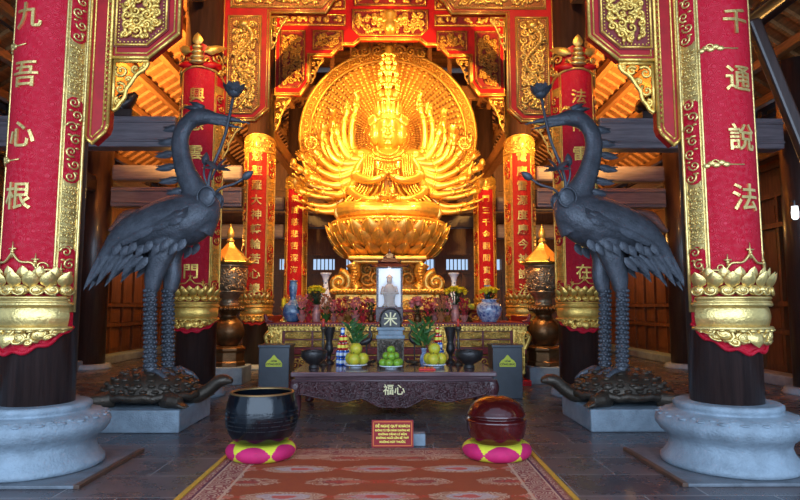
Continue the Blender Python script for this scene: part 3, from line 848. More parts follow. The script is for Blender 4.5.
# --- inner portal between the third columns
Y3 = R3
t3 = thing('carved_portal', 'innermost stepped red and gold portal arching directly over the golden halo', 'portal', (0, Y3, 5.5))
z = lambda py: P(393, py, Y3).z
XL = lambda px: (P(px, 60, Y3).x - P(776.5 - px, 60, Y3).x) / 2
prof = [(XL(273), z(96)), (XL(300), z(96)), (XL(308), z(84)), (XL(308), z(57)), (XL(330), z(57)), (XL(340), z(46)), (XL(352), z(46)), (XL(358), z(41))]
full = prof + mir(prof) + [(-XL(273), z(-6)), (XL(273), z(-6))]
board(t3, full, Y3 - .08, Y3 + .08, 'red_frame', er=.028)
def q4(a, b_, c, d): return [(XL(a), z(d)), (XL(b_), z(d)), (XL(b_), z(c)), (XL(a), z(c))]
polys = [([(XL(278), z(90)), (XL(298), z(90)), (XL(304), z(82)), (XL(304), z(32)), (XL(278), z(32))], 'gold_dark'),
         (q4(311, 342, 32, 52), 'gold_dark'), (q4(278, 344, 16, 28), 'gold'), (q4(278, 344, 0, 12), 'gold')]
for i, (pl, gm) in enumerate(polys):
    for s_ in (0, 1):
        portal_panel(t3, mir(pl) if s_ else pl, Y3 - .08, .18, .032, 'red_deep', gm, seed=31 + i * 2 + s_, fr=.05)
ctr = [(XL(350), z(31)), (XL(357), z(38)), (-XL(357), z(38)), (-XL(350), z(31)), (-XL(350), z(11)), (XL(350), z(11))]
portal_panel(t3, ctr, Y3 - .08, .2, .034, 'red_deep', 'gold', seed=41, fr=.055)
portal_panel(t3, q4(352, 424.5, -4, 8), Y3 - .08, .2, .032, 'red_deep', 'gold', seed=43, fr=.05)
b = MB()                                                            # lotus vase in the middle of the top panel
b.lathe([(.10, z(36)), (.16, z(32)), (.2, z(27)), (.12, z(22)), (.2, z(18)), (.16, z(14))], (0, Y3 - .1, 0), 16, 0)
for k in range(7): b.ell((-.4 + k * .133, Y3 - .14, z(24) + .04 * abs(k - 3)), (.09, .05, .07), 8, 5)
b.build('vase_carving', 'gold_fine', t3)
for s_ in (1, -1):
    b = MB(); fret_bracket(b, XL(309) * s_, XL(322) * s_, z(84), z(59), Y3 - .02, .025); b.build('fretwork_bracket', 'gold', t3)
    b = MB(); fret_bracket(b, XL(274) * s_, XL(290) * s_, z(132), z(98), Y3 - .02, .03); b.build('fretwork_bracket', 'gold', t3)
# carved blocks on the aisle beams
for sx in (-1, 1):
    b = MB(); x = 4.72 * sx
    b.box(x - .16, x + .16, R2 - .17, R2 + .17, 4.90, 5.02)
    b.loft([(x - .14, 5.05, .12, .13), (x - .05, 5.18, .15, .15), (x + .05, 5.27, .12, .12), (x + .16, 5.36, .05, .05)], 12)
    b.ell((x - .08, R2, 5.15), (.14, .15, .12), 12, 8); spiral(b, (x - .03, 5.2), .12, 1.3, 0, 1, R2 - .17, .025)
    for i in range(24, len(b.v)): 
        if b.v[i].y < 5: b.v[i].y += R2
    o = b.build('carved_beam_block', 'wood_dark'); tag(o, 'small dark carved block sitting on the aisle beam, on the %s' % side[sx], 'carving')
b = MB()
pl = P(795, 212, R2 - .45)
b.lathe([(.0, .10), (.05, .10), (.055, .02), (.06, 0), (.055, -.10), (.03, -.13), (0, -.13)], pl, 16)
t = thing('wall_lamp', 'small white lamp on the aisle column beyond the crimson 法 board', 'lamp', pl); b.build('lamp_shade', 'lamp_lit', t)
b = MB(); b.tube([pl + V((0, 0, .1)), pl + V((0, 0, .2)), V((pl.x, R2 - .36, pl.z + .2))], .015, 6); b.build('bracket', 'bronze', t)
# ================================================================== BRONZE CRANES ON TURTLES
CY = 8.05; CRX = -3.07
def crane(label):
    t = thing('bronze_crane', label, 'statue', (0, 0, .27))
    Q = lambda px, py: (P(px, py, CY).x - CRX, P(px, py, CY).z)       # profile measured at the crane's own depth
    k = CY / 600
    def sec(px, py, hp, wy, yo=0): x, z = Q(px, py); return (x, z, hp * k, wy, yo)
    UPZ = V((0, 0, .27))
    # body, neck, head and legs: one continuous casting
    b = MB()
    b.loft([sec(92, 280, 4, .05), sec(108, 257, 9, .13), sec(126, 240, 17, .22), sec(148, 230, 23, .29), sec(170, 224, 27, .33), sec(190, 218, 26, .31), sec(205, 210, 19, .24), sec(214, 203, 10, .12), sec(218, 200, 3, .04)], 24)
    b.loft([sec(194, 226, 22, .22), sec(203, 210, 17, .17), sec(197, 194, 13.5, .145), sec(188, 177, 11, .12), sec(182.5, 160, 9.5, .10), sec(180, 144, 9, .09), sec(183, 130, 8.5, .085), sec(190, 121, 8.5, .085),
            sec(198, 117, 9.2, .095), sec(207, 116.5, 8.0, .08), sec(216, 117, 4.6, .05), sec(234, 119.5, 2.6, .028), sec(250, 123.5, .9, .012)], 20)
    b.loft([sec(206, 120, 4, .05), sec(216, 122.5, 2.8, .03), sec(230, 125.5, 2.0, .02), sec(244, 128.5, .8, .01)], 12)
    for px, yo, in ((154.5, -.14), (164.5, .13)):
        b.loft([sec(172, 232, 16, .15, yo * .8), sec(166, 255, 12.5, .125, yo), sec(px + 4, 275, 9.5, .10, yo), sec(px + 2, 290, 7, .075, yo)], 16)
        b.loft([sec(px + 3, 280, 7.5, .075, yo), sec(px + 1, 296, 5.2, .062, yo), sec(px, 330, 4.6, .058, yo), sec(px, 360, 5.2, .065, yo), sec(px + .5, 371, 6.5, .075, yo)], 16)
    o = b.build('body', 'bronze', t, remesh=.018, smooth_it=2)
    # knobbly rings on the shanks
    for px, yo in ((154.5, -.14), (164.5, .13)):
        b = MB()
        for q in range(17):
            x, z = Q(px, 291 + q * 4.6)
            for j in range(9):
                a = 2 * PI * j / 9 + (q % 2) * .35
                b.ell((x + .066 * Cc(a), yo + .066 * S(a), z), (.026, .026, .028), 7, 5)
        b.build('shank_scales', 'bronze', t)
        b = MB(); x, z = Q(px + .5, 371)
        for a, L in ((-.5, .34), (0, .40), (.5, .34), (PI, .2)):
            d = V((Cc(a), S(a), 0)); p = V((x, yo, z - .02))
            b.tube([p, p + d * L * .4 + V((0, 0, .03)), p + d * L * .75 - V((0, 0, .03)), p + d * L - V((0, 0, .10))], [.05, .045, .036, .012], 8)
        b.build('foot', 'bronze', t)
    # wings: overlapping feather rows over the flank
    for sy in (-1, 1):
        b = MB()
        def skin(u, v):                                             # u from shoulder to tail, v from back to flank
            px = 196 - 92 * u; py = 205 + 46 * u ** 1.2
            x, z = Q(px, py); a = v * 1.25
            hw = .335 * (1 - .75 * u ** 1.6) + .02; hh = .36 * (1 - .6 * u)
            return V((x, sy * hw * S(a * 1.15), z - hh * (1 - Cc(a)) * .95 + .01))
        b.grid(lambda u, v: skin(u, v) + V((0, sy * .012, .012)), 24, 10)
        for r_, (n, L, W) in enumerate(((9, .24, .055), (9, .30, .06), (8, .36, .065), (7, .50, .06))):
            for q in range(n):
                u = .04 + r_ * .13 + .05 * (q % 2); v = .12 + .92 * q / (n - 1)
                p = skin(min(u, .95), v); p2 = skin(min(u + .28, 1.0), min(1.1, v * .97))
                b.petal(p + V((0, sy * .015, .015)), p2 - p, V((0, sy * (.3 + v), 1.1 - v)), L * 1.15, W, .016, .0, 6, 4)
        # long primaries that sweep down past the tail
        for q in range(9):
            px, py = 112 + q * 5.5, 247 + q * 1.5; x, z = Q(px, py); x2, z2 = Q(86 + q * 7.2, 291 - q * 2.2 - (6 if q % 2 else 0))
            p = V((x, sy * (.10 + .022 * q), z)); d = V((x2, sy * (.07 + .026 * q), z2)) - p
            b.petal(p, d, (.2, sy, .2), d.length, .055, .018, -.01 * sy, 7, 4)
        # flank scallops under the wing
        for q in range(9):
            x, z = Q(128 + q * 8.0, 249 - q * .5 + (3 if q % 2 else 0))
            p = V((x, sy * (.24 + .012 * q if q < 7 else .27), z + .05))
            b.petal(p, (-.55, sy * .06, -1), (0, sy, 0), .19, .055, .02, 0, 6, 4)
        b.build('wing', 'bronze', t)
    b = MB()                                                        # hackles down the back of the neck
    for px, py, L in ((176.5, 127, 12), (172.5, 140, 13), (171, 153, 14), (172.5, 166, 15), (177, 179, 16), (182, 190, 14)):
        x, z = Q(px + 3, py); x2, z2 = Q(px - L * .9, py + 3); p = V((x, 0, z)); d = V((x2, 0, z2)) - p
        b.petal(p, d, (0, 1, 0), d.length * 1.25, .055, .03, 0, 7, 4); b.petal(p, d, (0, -1, 0), d.length * 1.25, .055, .03, 0, 7, 4)
        b.tube([p, p + d * .6 + V((0, 0, .01)), p + d * 1.2 + V((0, 0, .05))], [.04, .028, .006], 7)
    b.build('neck_hackles', 'bronze', t)
    b = MB()                                                        # crest
    for (a1, a2) in (((199, 110), (184, 107)), ((203, 109), (190, 102))):
        x, z = Q(*a1); x2, z2 = Q(*a2); b.tube([(x, 0, z), ((x + x2) / 2, 0, (z + z2) / 2 + .01), (x2, 0, z2)], [.05, .04, .008], 8)
    for sy in (-1, 1):
        x, z = Q(206, 114); b.ell((x, sy * .068, z), (.024, .014, .024), 8, 6)
    b.build('crest', 'bronze', t)
    x, z = Q(209, 199)
    for sy in (-1, 1):
        b = MB()
        b.ell((x + .02, sy * .165, z), (.115, .035, .13), 16, 10, 0, Matrix.Rotation(.3, 3, 'Y'))
        b.tube([(x + .02 + .118 * Cc(2 * PI * j / 20), sy * .19, z + .133 * S(2 * PI * j / 20)) for j in range(21)], .014, 6)
        b.build('breast_boss', 'bronze', t)
    # lotus spray rising from the breast
    def path(l): return [V((Q(px, py)[0], y, Q(px, py)[1])) for px, py, y in l]
    b = MB()
    pth = lambda l: [V(q) for q in catmull([tuple(p) for p in path(l)], 5)]
    b.tube(pth([(212, 198, 0), (209, 184, -.02), (213, 168, -.03), (221, 150, -.05), (226, 136, -.05), (230, 118, -.04), (233, 98, 0)]), .022, 7)
    b.tube(pth([(212, 197, 0), (222, 189, -.05), (236, 185, -.08), (244, 180, -.08)]), .018, 6)
    b.tube(pth([(209, 188, -.02), (205, 176, -.04), (206, 163, -.05)]), .016, 6)
    b.tube(pth([(212, 180, -.02), (217, 172, -.08), (221, 168, -.1)]), .014, 6)
    b.build('lotus_stem', 'bronze', t)
    b = MB(); x, z = Q(234, 96); c = V((x, 0, z))
    for row, (n, L, tilt, W) in enumerate(((8, .20, .35, .075), (9, .23, .95, .08))):
        for q in range(n):
            a = 2 * PI * (q + row * .5) / n
            b.petal(c, (Cc(a) * S(tilt), S(a) * S(tilt), Cc(tilt)), (-Cc(a) * Cc(tilt), -S(a) * Cc(tilt), S(tilt)), L, W, .03, .03, 6, 4)
    b.ell(c + V((0, 0, .05)), (.09, .09, .07), 10, 7)
    b.build('lotus_flower', 'bronze', t)
    for (px, py, y), d in (((244, 180, -.08), (.8, 0, .6)), ((206, 166, -.05), (.1, 0, 1))):
        b = MB(); x, z = Q(px, py); d = V(d).normalized()
        b.tube([V((x, y, z)) + d * q for q in (0, .03, .08, .13, .18)], [.015, .045, .055, .04, .006], 10); b.build('lotus_bud', 'bronze', t)
    b = MB(); x, z = Q(219, 170)
    for a in (-.5, .3, 1.1, 2.2, 3.2): b.petal((x, -.1, z), (Cc(a), -.2, S(a) * .5 + .2), (0, -.6, 1), .20, .07, .015, -.04, 6, 4)
    b.build('lotus_leaf', 'bronze', t)
    # the turtle underneath
    x0, z0 = Q(150, 404)
    shell_c = V((x0 + .02, 0, .30))
    b = MB()
    def sh(u, v):
        a = 2 * PI * u; e = v * PI / 2; r = Cc(e)
        seg = .02 * (abs(S(5 * a)) * r + abs(S(4.5 * e * 2)))
        return shell_c + V((.60 * r * Cc(a), .47 * r * S(a), .10 + (.30 + seg) * S(e)))
    b.grid(sh, 60, 14)
    b.tube([shell_c + V((.63 * Cc(2 * PI * j / 40), .50 * S(2 * PI * j / 40), .09 + .015 * S(j * 2.5))) for j in range(41)], .05, 8)
    b.ell(shell_c + V((0, 0, .06)), (.57, .45, .09), 24, 8)
    for e_, n_ in ((.18, 26), (.42, 22), (.66, 17), (.92, 12), (1.2, 6)):
        for q in range(n_):
            p = sh((q + .5 * (e_ > .3)) / n_, e_ / (PI / 2)); b.ell(p, (.052, .045, .026), 8, 5)
    b.build('turtle_shell', 'bronze_turtle', t)
    b = MB()
    hx, hz = Q(226, 380)
    b.loft([(x0 + .3, .38, .08, .15), (x0 + .45, .38, .10, .15), (x0 + .62, .36, .10, .12), (x0 + .78, .45, .085, .10), (hx - .10, hz - .02, .085, .10), (hx, hz, .07, .09), (hx + .09, hz - .02, .03, .045)], 14)
    b.loft([(x0 - .3, .36, .07, .10), (x0 - .5, .34, .07, .10), (x0 - .65, .31, .04, .06), (x0 - .78, .30, .015, .02)], 10)
    b.ell(shell_c + V((0, 0, .08)), (.5, .38, .07), 20, 8)
    for ax, sy in ((.42, -1), (.42, 1), (-.42, -1), (-.42, 1)):
        d = 1 if ax > 0 else -1
        b.tube([(x0 + ax * .8, sy * .35, .36), (x0 + ax * 1.1, sy * .48, .36), (x0 + ax * 1.25 + .05 * d, sy * .53, .35)], [.12, .09, .07], 10)
        for q in (-1, 0, 1):
            b.tube([(x0 + ax * 1.25 + .03 * d, sy * .53 + q * .05, .325), (x0 + ax * 1.25 + .15 * d, sy * .54 + q * .07, .285)], [.035, .012], 6)
    for sy in (-1, 1): b.ell((hx + .01, sy * .075, hz + .03), (.022, .015, .022), 8, 6)
    b.build('turtle_body', 'bronze_turtle', t, remesh=.016, smooth_it=2)
    b = MB()                                                        # coiled snake and waves over the shell edge
    for q in range(9):
        a = 2 * PI * q / 9 + .4
        c = shell_c + V((.50 * Cc(a), .40 * S(a), .20)); b.ell(c, (.10, .08, .06), 10, 6)
    b.tube([shell_c + V(((.30 + .05 * S(j * .9)) * Cc(j * .22), (.24 + .05 * S(j * .9)) * S(j * .22), .34 - .002 * j)) for j in range(40)], [.035] * 36 + [.03, .025, .02, .01], 8)
    b.build('coiled_snake', 'bronze_turtle', t)
    for o in t.children: o.location.z -= 0  # parts are modelled in the statue's own frame
    return t
ORG['bronze_crane'] = V((0, 0, 0))
_thing = thing
def thing(name, label, cat, loc=(0, 0, 0), group=None):
    o = _thing(name, label, cat, loc, group)
    if name == 'bronze_crane': ORG[o.name] = V((0, 0, .27))
    return o
c1 = crane('tall dark bronze crane on a turtle, on the plinth near the black bowl')
c1.location = (CRX, CY, .27)
c2 = dup(c1, (-CRX + .02, CY, .27), 0, 'tall dark bronze crane on a turtle, on the plinth near the wooden fish', mirror=True)
for sx in (-1, 1):
    b = MB(); x = 3.07 * sx
    b.box(x - .58, x + .58, 7.42, 8.68, 0, .27)
    o = b.build('stone_plinth', 'stone', None, bevel=.02); tag(o, 'blue-grey stone plinth under the bronze crane, on the %s' % side[sx], 'plinth')
# ================================================================== GOLDEN THOUSAND-ARMED STATUE
YB = 17.3
KB = YB / 600 * 1.0
BO = V((P(388, 220, YB).x, YB, 0))
def B(px, py, dy=0.0):                                              # statue coordinates from its centre line, depth in metres
    p = P(px, py, YB + dy); return V((p.x, YB + dy, p.z))
statue = thing('golden_statue', 'golden thousand-armed seated statue with a tiered crown and a great round halo', 'statue', (BO.x, YB, B(388, 222).z))
ss = statue
bx = BO.x
def zz(py): return B(388, py).z
# --- body: torso, head, crossed legs as one surface
b = MB()
def vloft(secs, n=28):                                              # (py, half width px, half depth m, dy)
    pts = catmull(secs, 4); vs = []
    for q in pts:
        z = zz(q[0])
        for j in range(n):
            a = 2 * PI * j / n; c, s_ = Cc(a), S(a)
            vs.append(V((bx + q[1] * KB * c, YB + q[3] + q[2] * s_, z)))
    m = len(pts)
    fs = [(i * n + j, i * n + (j + 1) % n, (i + 1) * n + (j + 1) % n, (i + 1) * n + j) for i in range(m - 1) for j in range(n)]
    fs += [tuple(range(n))[::-1], tuple((m - 1) * n + j for j in range(n))]
    b.add(vs, fs)
vloft([(222, 33, .95, 0), (214, 31, .85, 0), (205, 24, .62, .05), (192, 19, .50, .05), (180, 20.5, .50, .05), (168, 25, .50, .05), (158, 28, .46, .05), (152.5, 21, .34, .05), (150, 9, .24, .03), (146, 7.5, .22, 0)])
vloft([(151, 5.5, .20, 0), (147.5, 9, .30, -.05), (142, 11.2, .38, -.06), (135, 12.2, .42, -.05), (128, 12.0, .42, -.02), (122, 10.5, .38, 0), (117, 6, .25, 0)])
for sx in (-1, 1):                                                   # folded legs with knees out to the sides
    pts = [(bx + sx * 10 * KB, YB - .2, zz(214)), (bx + sx * 30 * KB, YB - .25, zz(213)), (bx + sx * 43 * KB, YB - .35, zz(214.5)), (bx + sx * 44 * KB, YB - .62, zz(216))]
    b.tube([V(q) for q in catmull(pts, 5)], [r for r, in catmull([(.36,), (.34,), (.29,), (.24,)], 5)], 14)
    pts = [(bx + sx * 44 * KB, YB - .55, zz(214)), (bx + sx * 28 * KB, YB - .95, zz(215)), (bx + sx * 8 * KB, YB - 1.05, zz(215)), (bx - sx * 8 * KB, YB - .98, zz(215))]
    b.tube([V(q) for q in catmull(pts, 5)], [r for r, in catmull([(.25,), (.24,), (.20,), (.12,)], 5)], 12)
    # ears, nose, shoulders
    b.ell((bx + sx * 12.6 * KB, YB - .05, zz(137.5)), (.06, .10, .24), 8, 8)
    b.ell((bx + sx * 25 * KB, YB + .02, zz(157.5)), (.34, .32, .26), 12, 8)
b.petal((bx, YB - .43, zz(132.5)), (0, -.35, -1), (0, -1, 0), .20, .06, .07)
b.ell((bx, YB - .46, zz(138.2)), (.085, .075, .05), 8, 6)
b.ell((bx, YB - .43, zz(142.0)), (.12, .06, .03), 8, 6); b.ell((bx, YB - .41, zz(143.7)), (.08, .05, .03), 8, 6); b.ell((bx, YB - .38, zz(147)), (.13, .09, .08), 8, 6)
for sx in (-1, 1):
    b.tube([(bx + sx * (1.6 + 2.0 * k) * KB, YB - .455 + .018 * k * k, zz(132.2 - .55 * S(PI * k / 4))) for k in range(5)], [.022, .034, .034, .028, .012], 6)
    b.ell((bx + sx * 4.9 * KB, YB - .425, zz(134.4)), (.10, .05, .05), 8, 6)
b.ell((bx, YB - .47, zz(129)), .03, 8, 6)
b.build('body', 'gold_fine', ss, remesh=.022, smooth_it=1)
# robe folds and jewellery
b = MB()
for k in range(7):
    o_ = (k - 3) * 4.6
    b.tube([V(q) for q in catmull([(bx + (o_ * .55) * KB, YB - .44, zz(166)), (bx + o_ * .8 * KB, YB - .52, zz(180)), (bx + o_ * 1.25 * KB, YB - .62, zz(195)), (bx + o_ * 2.2 * KB, YB - .95, zz(208))], 4)], .035, 6)
for sx in (-1, 1):
    for k in range(5):
        b.tube([V(q) for q in catmull([(bx + sx * (14 + k * 2.6) * KB, YB - .40, zz(157)), (bx + sx * (15 + k * 2.2) * KB, YB - .52, zz(172)), (bx + sx * (17 + k * 2.8) * KB, YB - .50, zz(190)), (bx + sx * (24 + k * 4.6) * KB, YB - .66, zz(206))], 4)], .03, 6)
    for k in range(6):                                              # folds round the knees
        b.tube([V(q) for q in catmull([(bx + sx * (8 + k * 6) * KB, YB - 1.12 + .05 * k, zz(222)), (bx + sx * (12 + k * 6) * KB, YB - 1.20 + .07 * k, zz(216.5)), (bx + sx * (16 + k * 5.6) * KB, YB - .96 + .08 * k, zz(209.5))], 4)], .028, 6)
for r_, py, n in ((11, 156, 21), (15, 159, 25), (19, 162, 31)):
    for k in range(n):
        a = PI * (k / (n - 1)); b.ell((bx + r_ * Cc(a) * KB, YB - .36 - .14 * S(a), zz(py - 6 + 9 * S(a))), .035, 6, 5)
for k in range(9): b.ell((bx, YB - .56, zz(171 + k * 2.2)), .04 + .015 * (k % 3 == 0), 6, 5)
b.build('robe_folds', 'gold', ss)
for sx in (-1, 1):
    b = MB(); fx = bx + sx * 12.2 * KB
    b.ell((fx, YB - .02, zz(134)), (.20, .28, .36), 14, 12); b.ell((fx + sx * .19, YB - .10, zz(135.5)), (.035, .05, .07), 6, 6)
    b.ell((fx + sx * .10, YB - .2, zz(132)), (.06, .05, .02), 6, 4); b.ell((fx + sx * .12, YB - .2, zz(139.5)), (.06, .05, .02), 6, 4)
    for k in range(5): b.petal((fx + sx * (.02 + .04 * k), YB - .22 + .08 * k, zz(125)), (sx * .15, -.05, 1), (sx * .5, -1, 0), .28, .07, .03, 0, 5, 3)
    b.build('side_face', 'gold_fine', ss)
# --- crown of stacked heads
def vl(bb, secs, n=20, cx=0.0, dy=0.0):
    bb.lathe([(q[1] * KB, zz(q[0])) for q in secs], (bx + cx, YB + dy, 0), n)
b = MB()
vl(b, [(127, 13.2), (123, 13.6), (121, 13.0), (119, 13.8), (116, 12.8), (110, 11.5), (104, 10.2), (101, 9.5)])
for k in range(15):
    a = 2 * PI * k / 15
    c = V((bx + 12.6 * KB * S(a), YB - 12.6 * KB * Cc(a), zz(120)))
    b.petal(c, (S(a) * .12, -Cc(a) * .12, 1), (S(a), -Cc(a), 0), .50 + (.12 if k == 0 else 0), .085, .05, -.02, 6, 4)
    b.ell(c + V((S(a) * .05, -Cc(a) * .05, .1)), .045, 7, 5)
for k in range(30):
    a = 2 * PI * k / 30; b.ell((bx + 13.7 * KB * S(a), YB - 13.7 * KB * Cc(a), zz(122)), .035, 6, 4)
b.build('crown', 'gold_fine', ss)
tiers = [(104, 86, 12.6), (89, 73.5, 11.2), (76, 62.5, 9.4), (65, 54.5, 7.4)]
for pb, pt, r in tiers:
    b = MB(); h = pb - pt
    vl(b, [(pb, r * .9), (pb - h * .1, r), (pb - h * .2, r * .86)])
    for k in range(7):                                              # ring of small faces with headdresses
        a = 2 * PI * k / 7; rr = r * .68 * KB
        c = V((bx + rr * S(a), YB - rr * Cc(a), zz(pb - h * .45)))
        b.ell(c, (r * .36 * KB, r * .36 * KB, h * .33 * KB), 12, 9)
        out = V((S(a), -Cc(a), 0)); f = c + out * r * .36 * KB; sd = V((Cc(a), S(a), 0))
        b.ell(f + V((0, 0, -.01)), (.025, .03, .05), 6, 5)
        for s_ in (-1, 1): b.ell(f + sd * s_ * r * .13 * KB + V((0, 0, .03)) - out * .015, (.03, .02, .014), 6, 4)
        for q in (-1, 0, 1): b.petal(c + out * r * .26 * KB + sd * q * r * .2 * KB + V((0, 0, h * .18 * KB)), (out.x * .2, out.y * .2, 1), out, h * .36 * KB, r * .13 * KB, .02, 0, 5, 3)
    vl(b, [(pb - h * .2, r * .5), (pt, r * .55)])
    b.build('crown_tier', 'gold_fine', ss)
b = MB(); vl(b, [(57, 6), (55, 6.6), (53, 4.5), (51, 3.4), (48.5, 3.6), (46.5, 2), (44.5, .3)], 16); b.build('crown_finial', 'gold_fine', ss)

# --- arms
def hand(mb, wrist, d, palm_n, sc, pose, rn):
    d = V(d).normalized(); pn = V(palm_n); pn = (pn - d * pn.dot(d)).normalized(); sd = d.cross(pn)
    mb.tube([wrist - d * .04 * sc, wrist + d * .05 * sc, wrist + d * .16 * sc, wrist + d * .24 * sc], [.055 * sc, .075 * sc, .10 * sc, .075 * sc], 8, 0, .55, pn)
    base = wrist + d * .22 * sc
    for k, (off, L, cu) in enumerate(((-.075, .20, 0), (-.025, .235, 0), (.025, .22, 0), (.07, .17, 0))):
        curl = {'open': .12, 'mudra': .25 + .5 * (k >= 2), 'grip': 1.0}[pose] + rn.uniform(-.05, .1)
        p0 = base + sd * off * sc; p1 = p0 + (d + sd * off * 1.5) * L * .45 * sc
        d2 = (d * Cc(curl) + pn * S(curl)); p2 = p1 + d2 * L * .33 * sc; d3 = (d * Cc(curl * 1.9) + pn * S(curl * 1.9)); p3 = p2 + d3 * L * .26 * sc
        mb.tube([p0 - d * .05 * sc, p1, p2, p3], [.028 * sc, .027 * sc, .023 * sc, .012 * sc], 6)
    t0 = wrist + d * .08 * sc - sd * .08 * sc
    mb.tube([t0, t0 - sd * .07 * sc + d * .07 * sc + pn * .03 * sc, t0 - sd * .06 * sc + d * .15 * sc + pn * .07 * sc], [.035 * sc, .030 * sc, .014 * sc], 6)
def arm(sx, pts, pose='open', sc=1.0, r0=.17, hold=None, i=0, palm=(0, -1, .2)):
    rn = random.Random(i)
    W = [V((bx + sx * (px - 388) * KB, YB + dy, zz(py))) for px, py, dy in pts]
    b = MB(); cv = [V(q) for q in catmull([tuple(w) for w in W], 5)]; m = len(cv)
    b.tube(cv, [r0 * (1 - .55 * k / (m - 1)) * (1 + .10 * S(PI * 2.2 * k / (m - 1))) for k in range(m)], 10)
    d = (cv[-1] - cv[-3]).normalized(); wr = cv[-1]
    hand(b, wr, d, palm, sc, pose, rn)
    o = b.build('arm', 'gold_fine', ss)
    b = MB(); k = m - 3; b.tube([cv[k], cv[k] + (cv[k + 1] - cv[k]) * .9], r0 * .64, 10); b.build('bracelet', 'gold', o)
    b = MB(); k = int(.35 * m); b.tube([cv[k], cv[k] + (cv[k + 1] - cv[k]) * .6], r0 * 1.08, 10)
    b.build('arm_band', 'gold', o)
    if hold:
        b = MB()
        c = wr + d * .32 * sc + V(palm).normalized() * .06
        if hold == 'lotus':
            for q in range(7): a = 2 * PI * q / 7; b.petal(c, (Cc(a) * .5, S(a) * .5, 1), (Cc(a), S(a), .2), .26, .08, .03, .02, 5, 3)
        elif hold == 'wheel':
            b.tube([c + V((.17 * Cc(2 * PI * q / 16), 0, .17 * S(2 * PI * q / 16) + .1)) for q in range(17)], .025, 6)
            for q in range(4): a = PI * q / 4; b.tube([c + V((-.17 * Cc(a), 0, .1 - .17 * S(a))), c + V((.17 * Cc(a), 0, .1 + .17 * S(a)))], .014, 5)
        elif hold == 'flame':
            b.tube([c, c + V((.05 * sx, 0, .15)), c + V((-.05 * sx, 0, .28)), c + V((.08 * sx, 0, .36)), c + V((.02, 0, .44))], [.07, .08, .055, .035, .006], 8)
        elif hold == 'jewel': b.ell(c + V((0, 0, .08)), (.09, .09, .12), 10, 8); b.lathe([(.02, 0), (.11, .02), (.06, .05)], c, 10)
        elif hold == 'staff': b.tube([c - V((0, 0, .3)), c + V((.02 * sx, 0, .55))], .022, 6); b.ell(c + V((.02 * sx, 0, .58)), (.06, .06, .09), 8, 6)
        b.build('held_emblem', 'gold_fine', o)
# left-hand pixel tracks; mirrored for the other side (sx=-1 mirrors about the centre line)
tracks = [
 # far layer: hands fanned round the shoulders
 ([(368, 160, .15), (352, 148, .25), (350, 128, .15), (353, 113, .1)], 'mudra', 1.0, 'flame'),
 ([(366, 160, .15), (348, 152, .25), (342, 132, .15), (344, 116, .1)], 'mudra', 1.0, None),
 ([(365, 162, .15), (340, 156, .25), (330, 142, .15), (330, 128, .1)], 'grip', 1.0, 'lotus'),
 ([(365, 163, .15), (338, 163, .28), (323, 152, .18), (320, 141, .12)], 'mudra', 1.0, None),
 ([(364, 165, .15), (336, 169, .28), (317, 160, .18), (309, 149, .1)], 'open', 1.05, None),
 ([(364, 167, .12), (334, 175, .25), (314, 168, .15), (304, 160, .05)], 'grip', 1.0, None),
 ([(364, 170, .1), (334, 181, .2), (314, 177, .1), (303, 172, 0)], 'mudra', 1.05, 'jewel'),
 ([(364, 173, .08), (335, 188, .15), (315, 187, .05), (305, 183, -.05)], 'open', 1.05, None),
 ([(364, 176, .05), (336, 195, .1), (318, 197, 0), (306, 194, -.1)], 'grip', 1.0, 'lotus'),
 ([(364, 178, 0), (338, 203, 0), (322, 207, -.1), (309, 205, -.2)], 'open', 1.1, None),
 ([(364, 180, 0), (342, 208, -.1), (328, 213, -.2), (315, 212, -.3)], 'open', 1.1, None),
 # nearer layer
 ([(366, 161, -.1), (350, 160, -.2), (342, 150, -.3), (338, 140, -.35)], 'grip', .95, None),
 ([(365, 163, -.1), (343, 166, -.25), (331, 158, -.3), (327, 149, -.35)], 'open', 1.0, 'lotus'),
 ([(365, 165, -.1), (340, 173, -.25), (326, 167, -.35), (319, 160, -.4)], 'mudra', 1.0, 'wheel'),
 ([(365, 168, -.1), (341, 180, -.3), (326, 177, -.4), (317, 172, -.45)], 'open', 1.0, None),
 ([(365, 171, -.1), (342, 187, -.3), (328, 187, -.4), (318, 184, -.5)], 'grip', 1.0, 'jewel'),
 ([(365, 174, -.1), (344, 195, -.3), (332, 197, -.45), (322, 196, -.55)], 'open', 1.05, None),
]
for i, (tr, pose, sc, hold) in enumerate(tracks):
    for sx in (1, -1):
        arm(sx, tr, pose, sc, .155, hold, i * 2 + (sx > 0), (-.3 * sx, -1, .3) if pose != 'open' else (0, -.3, 1))
# principal pairs: palms joined at the chest, and resting in the lap
for sx in (1, -1):
    arm(sx, [(366, 160, -.1), (357, 178, -.35), (372, 186, -.75), (385.6, 181, -.82)], 'open', 1.05, .19, None, 90, (sx, 0, 0))
    arm(sx, [(365, 166, -.1), (352, 192, -.35), (366, 204, -.8), (381, 204, -.95)], 'open', 1.05, .18, 'jewel' if sx > 0 else None, 91, (0, 0, 1))

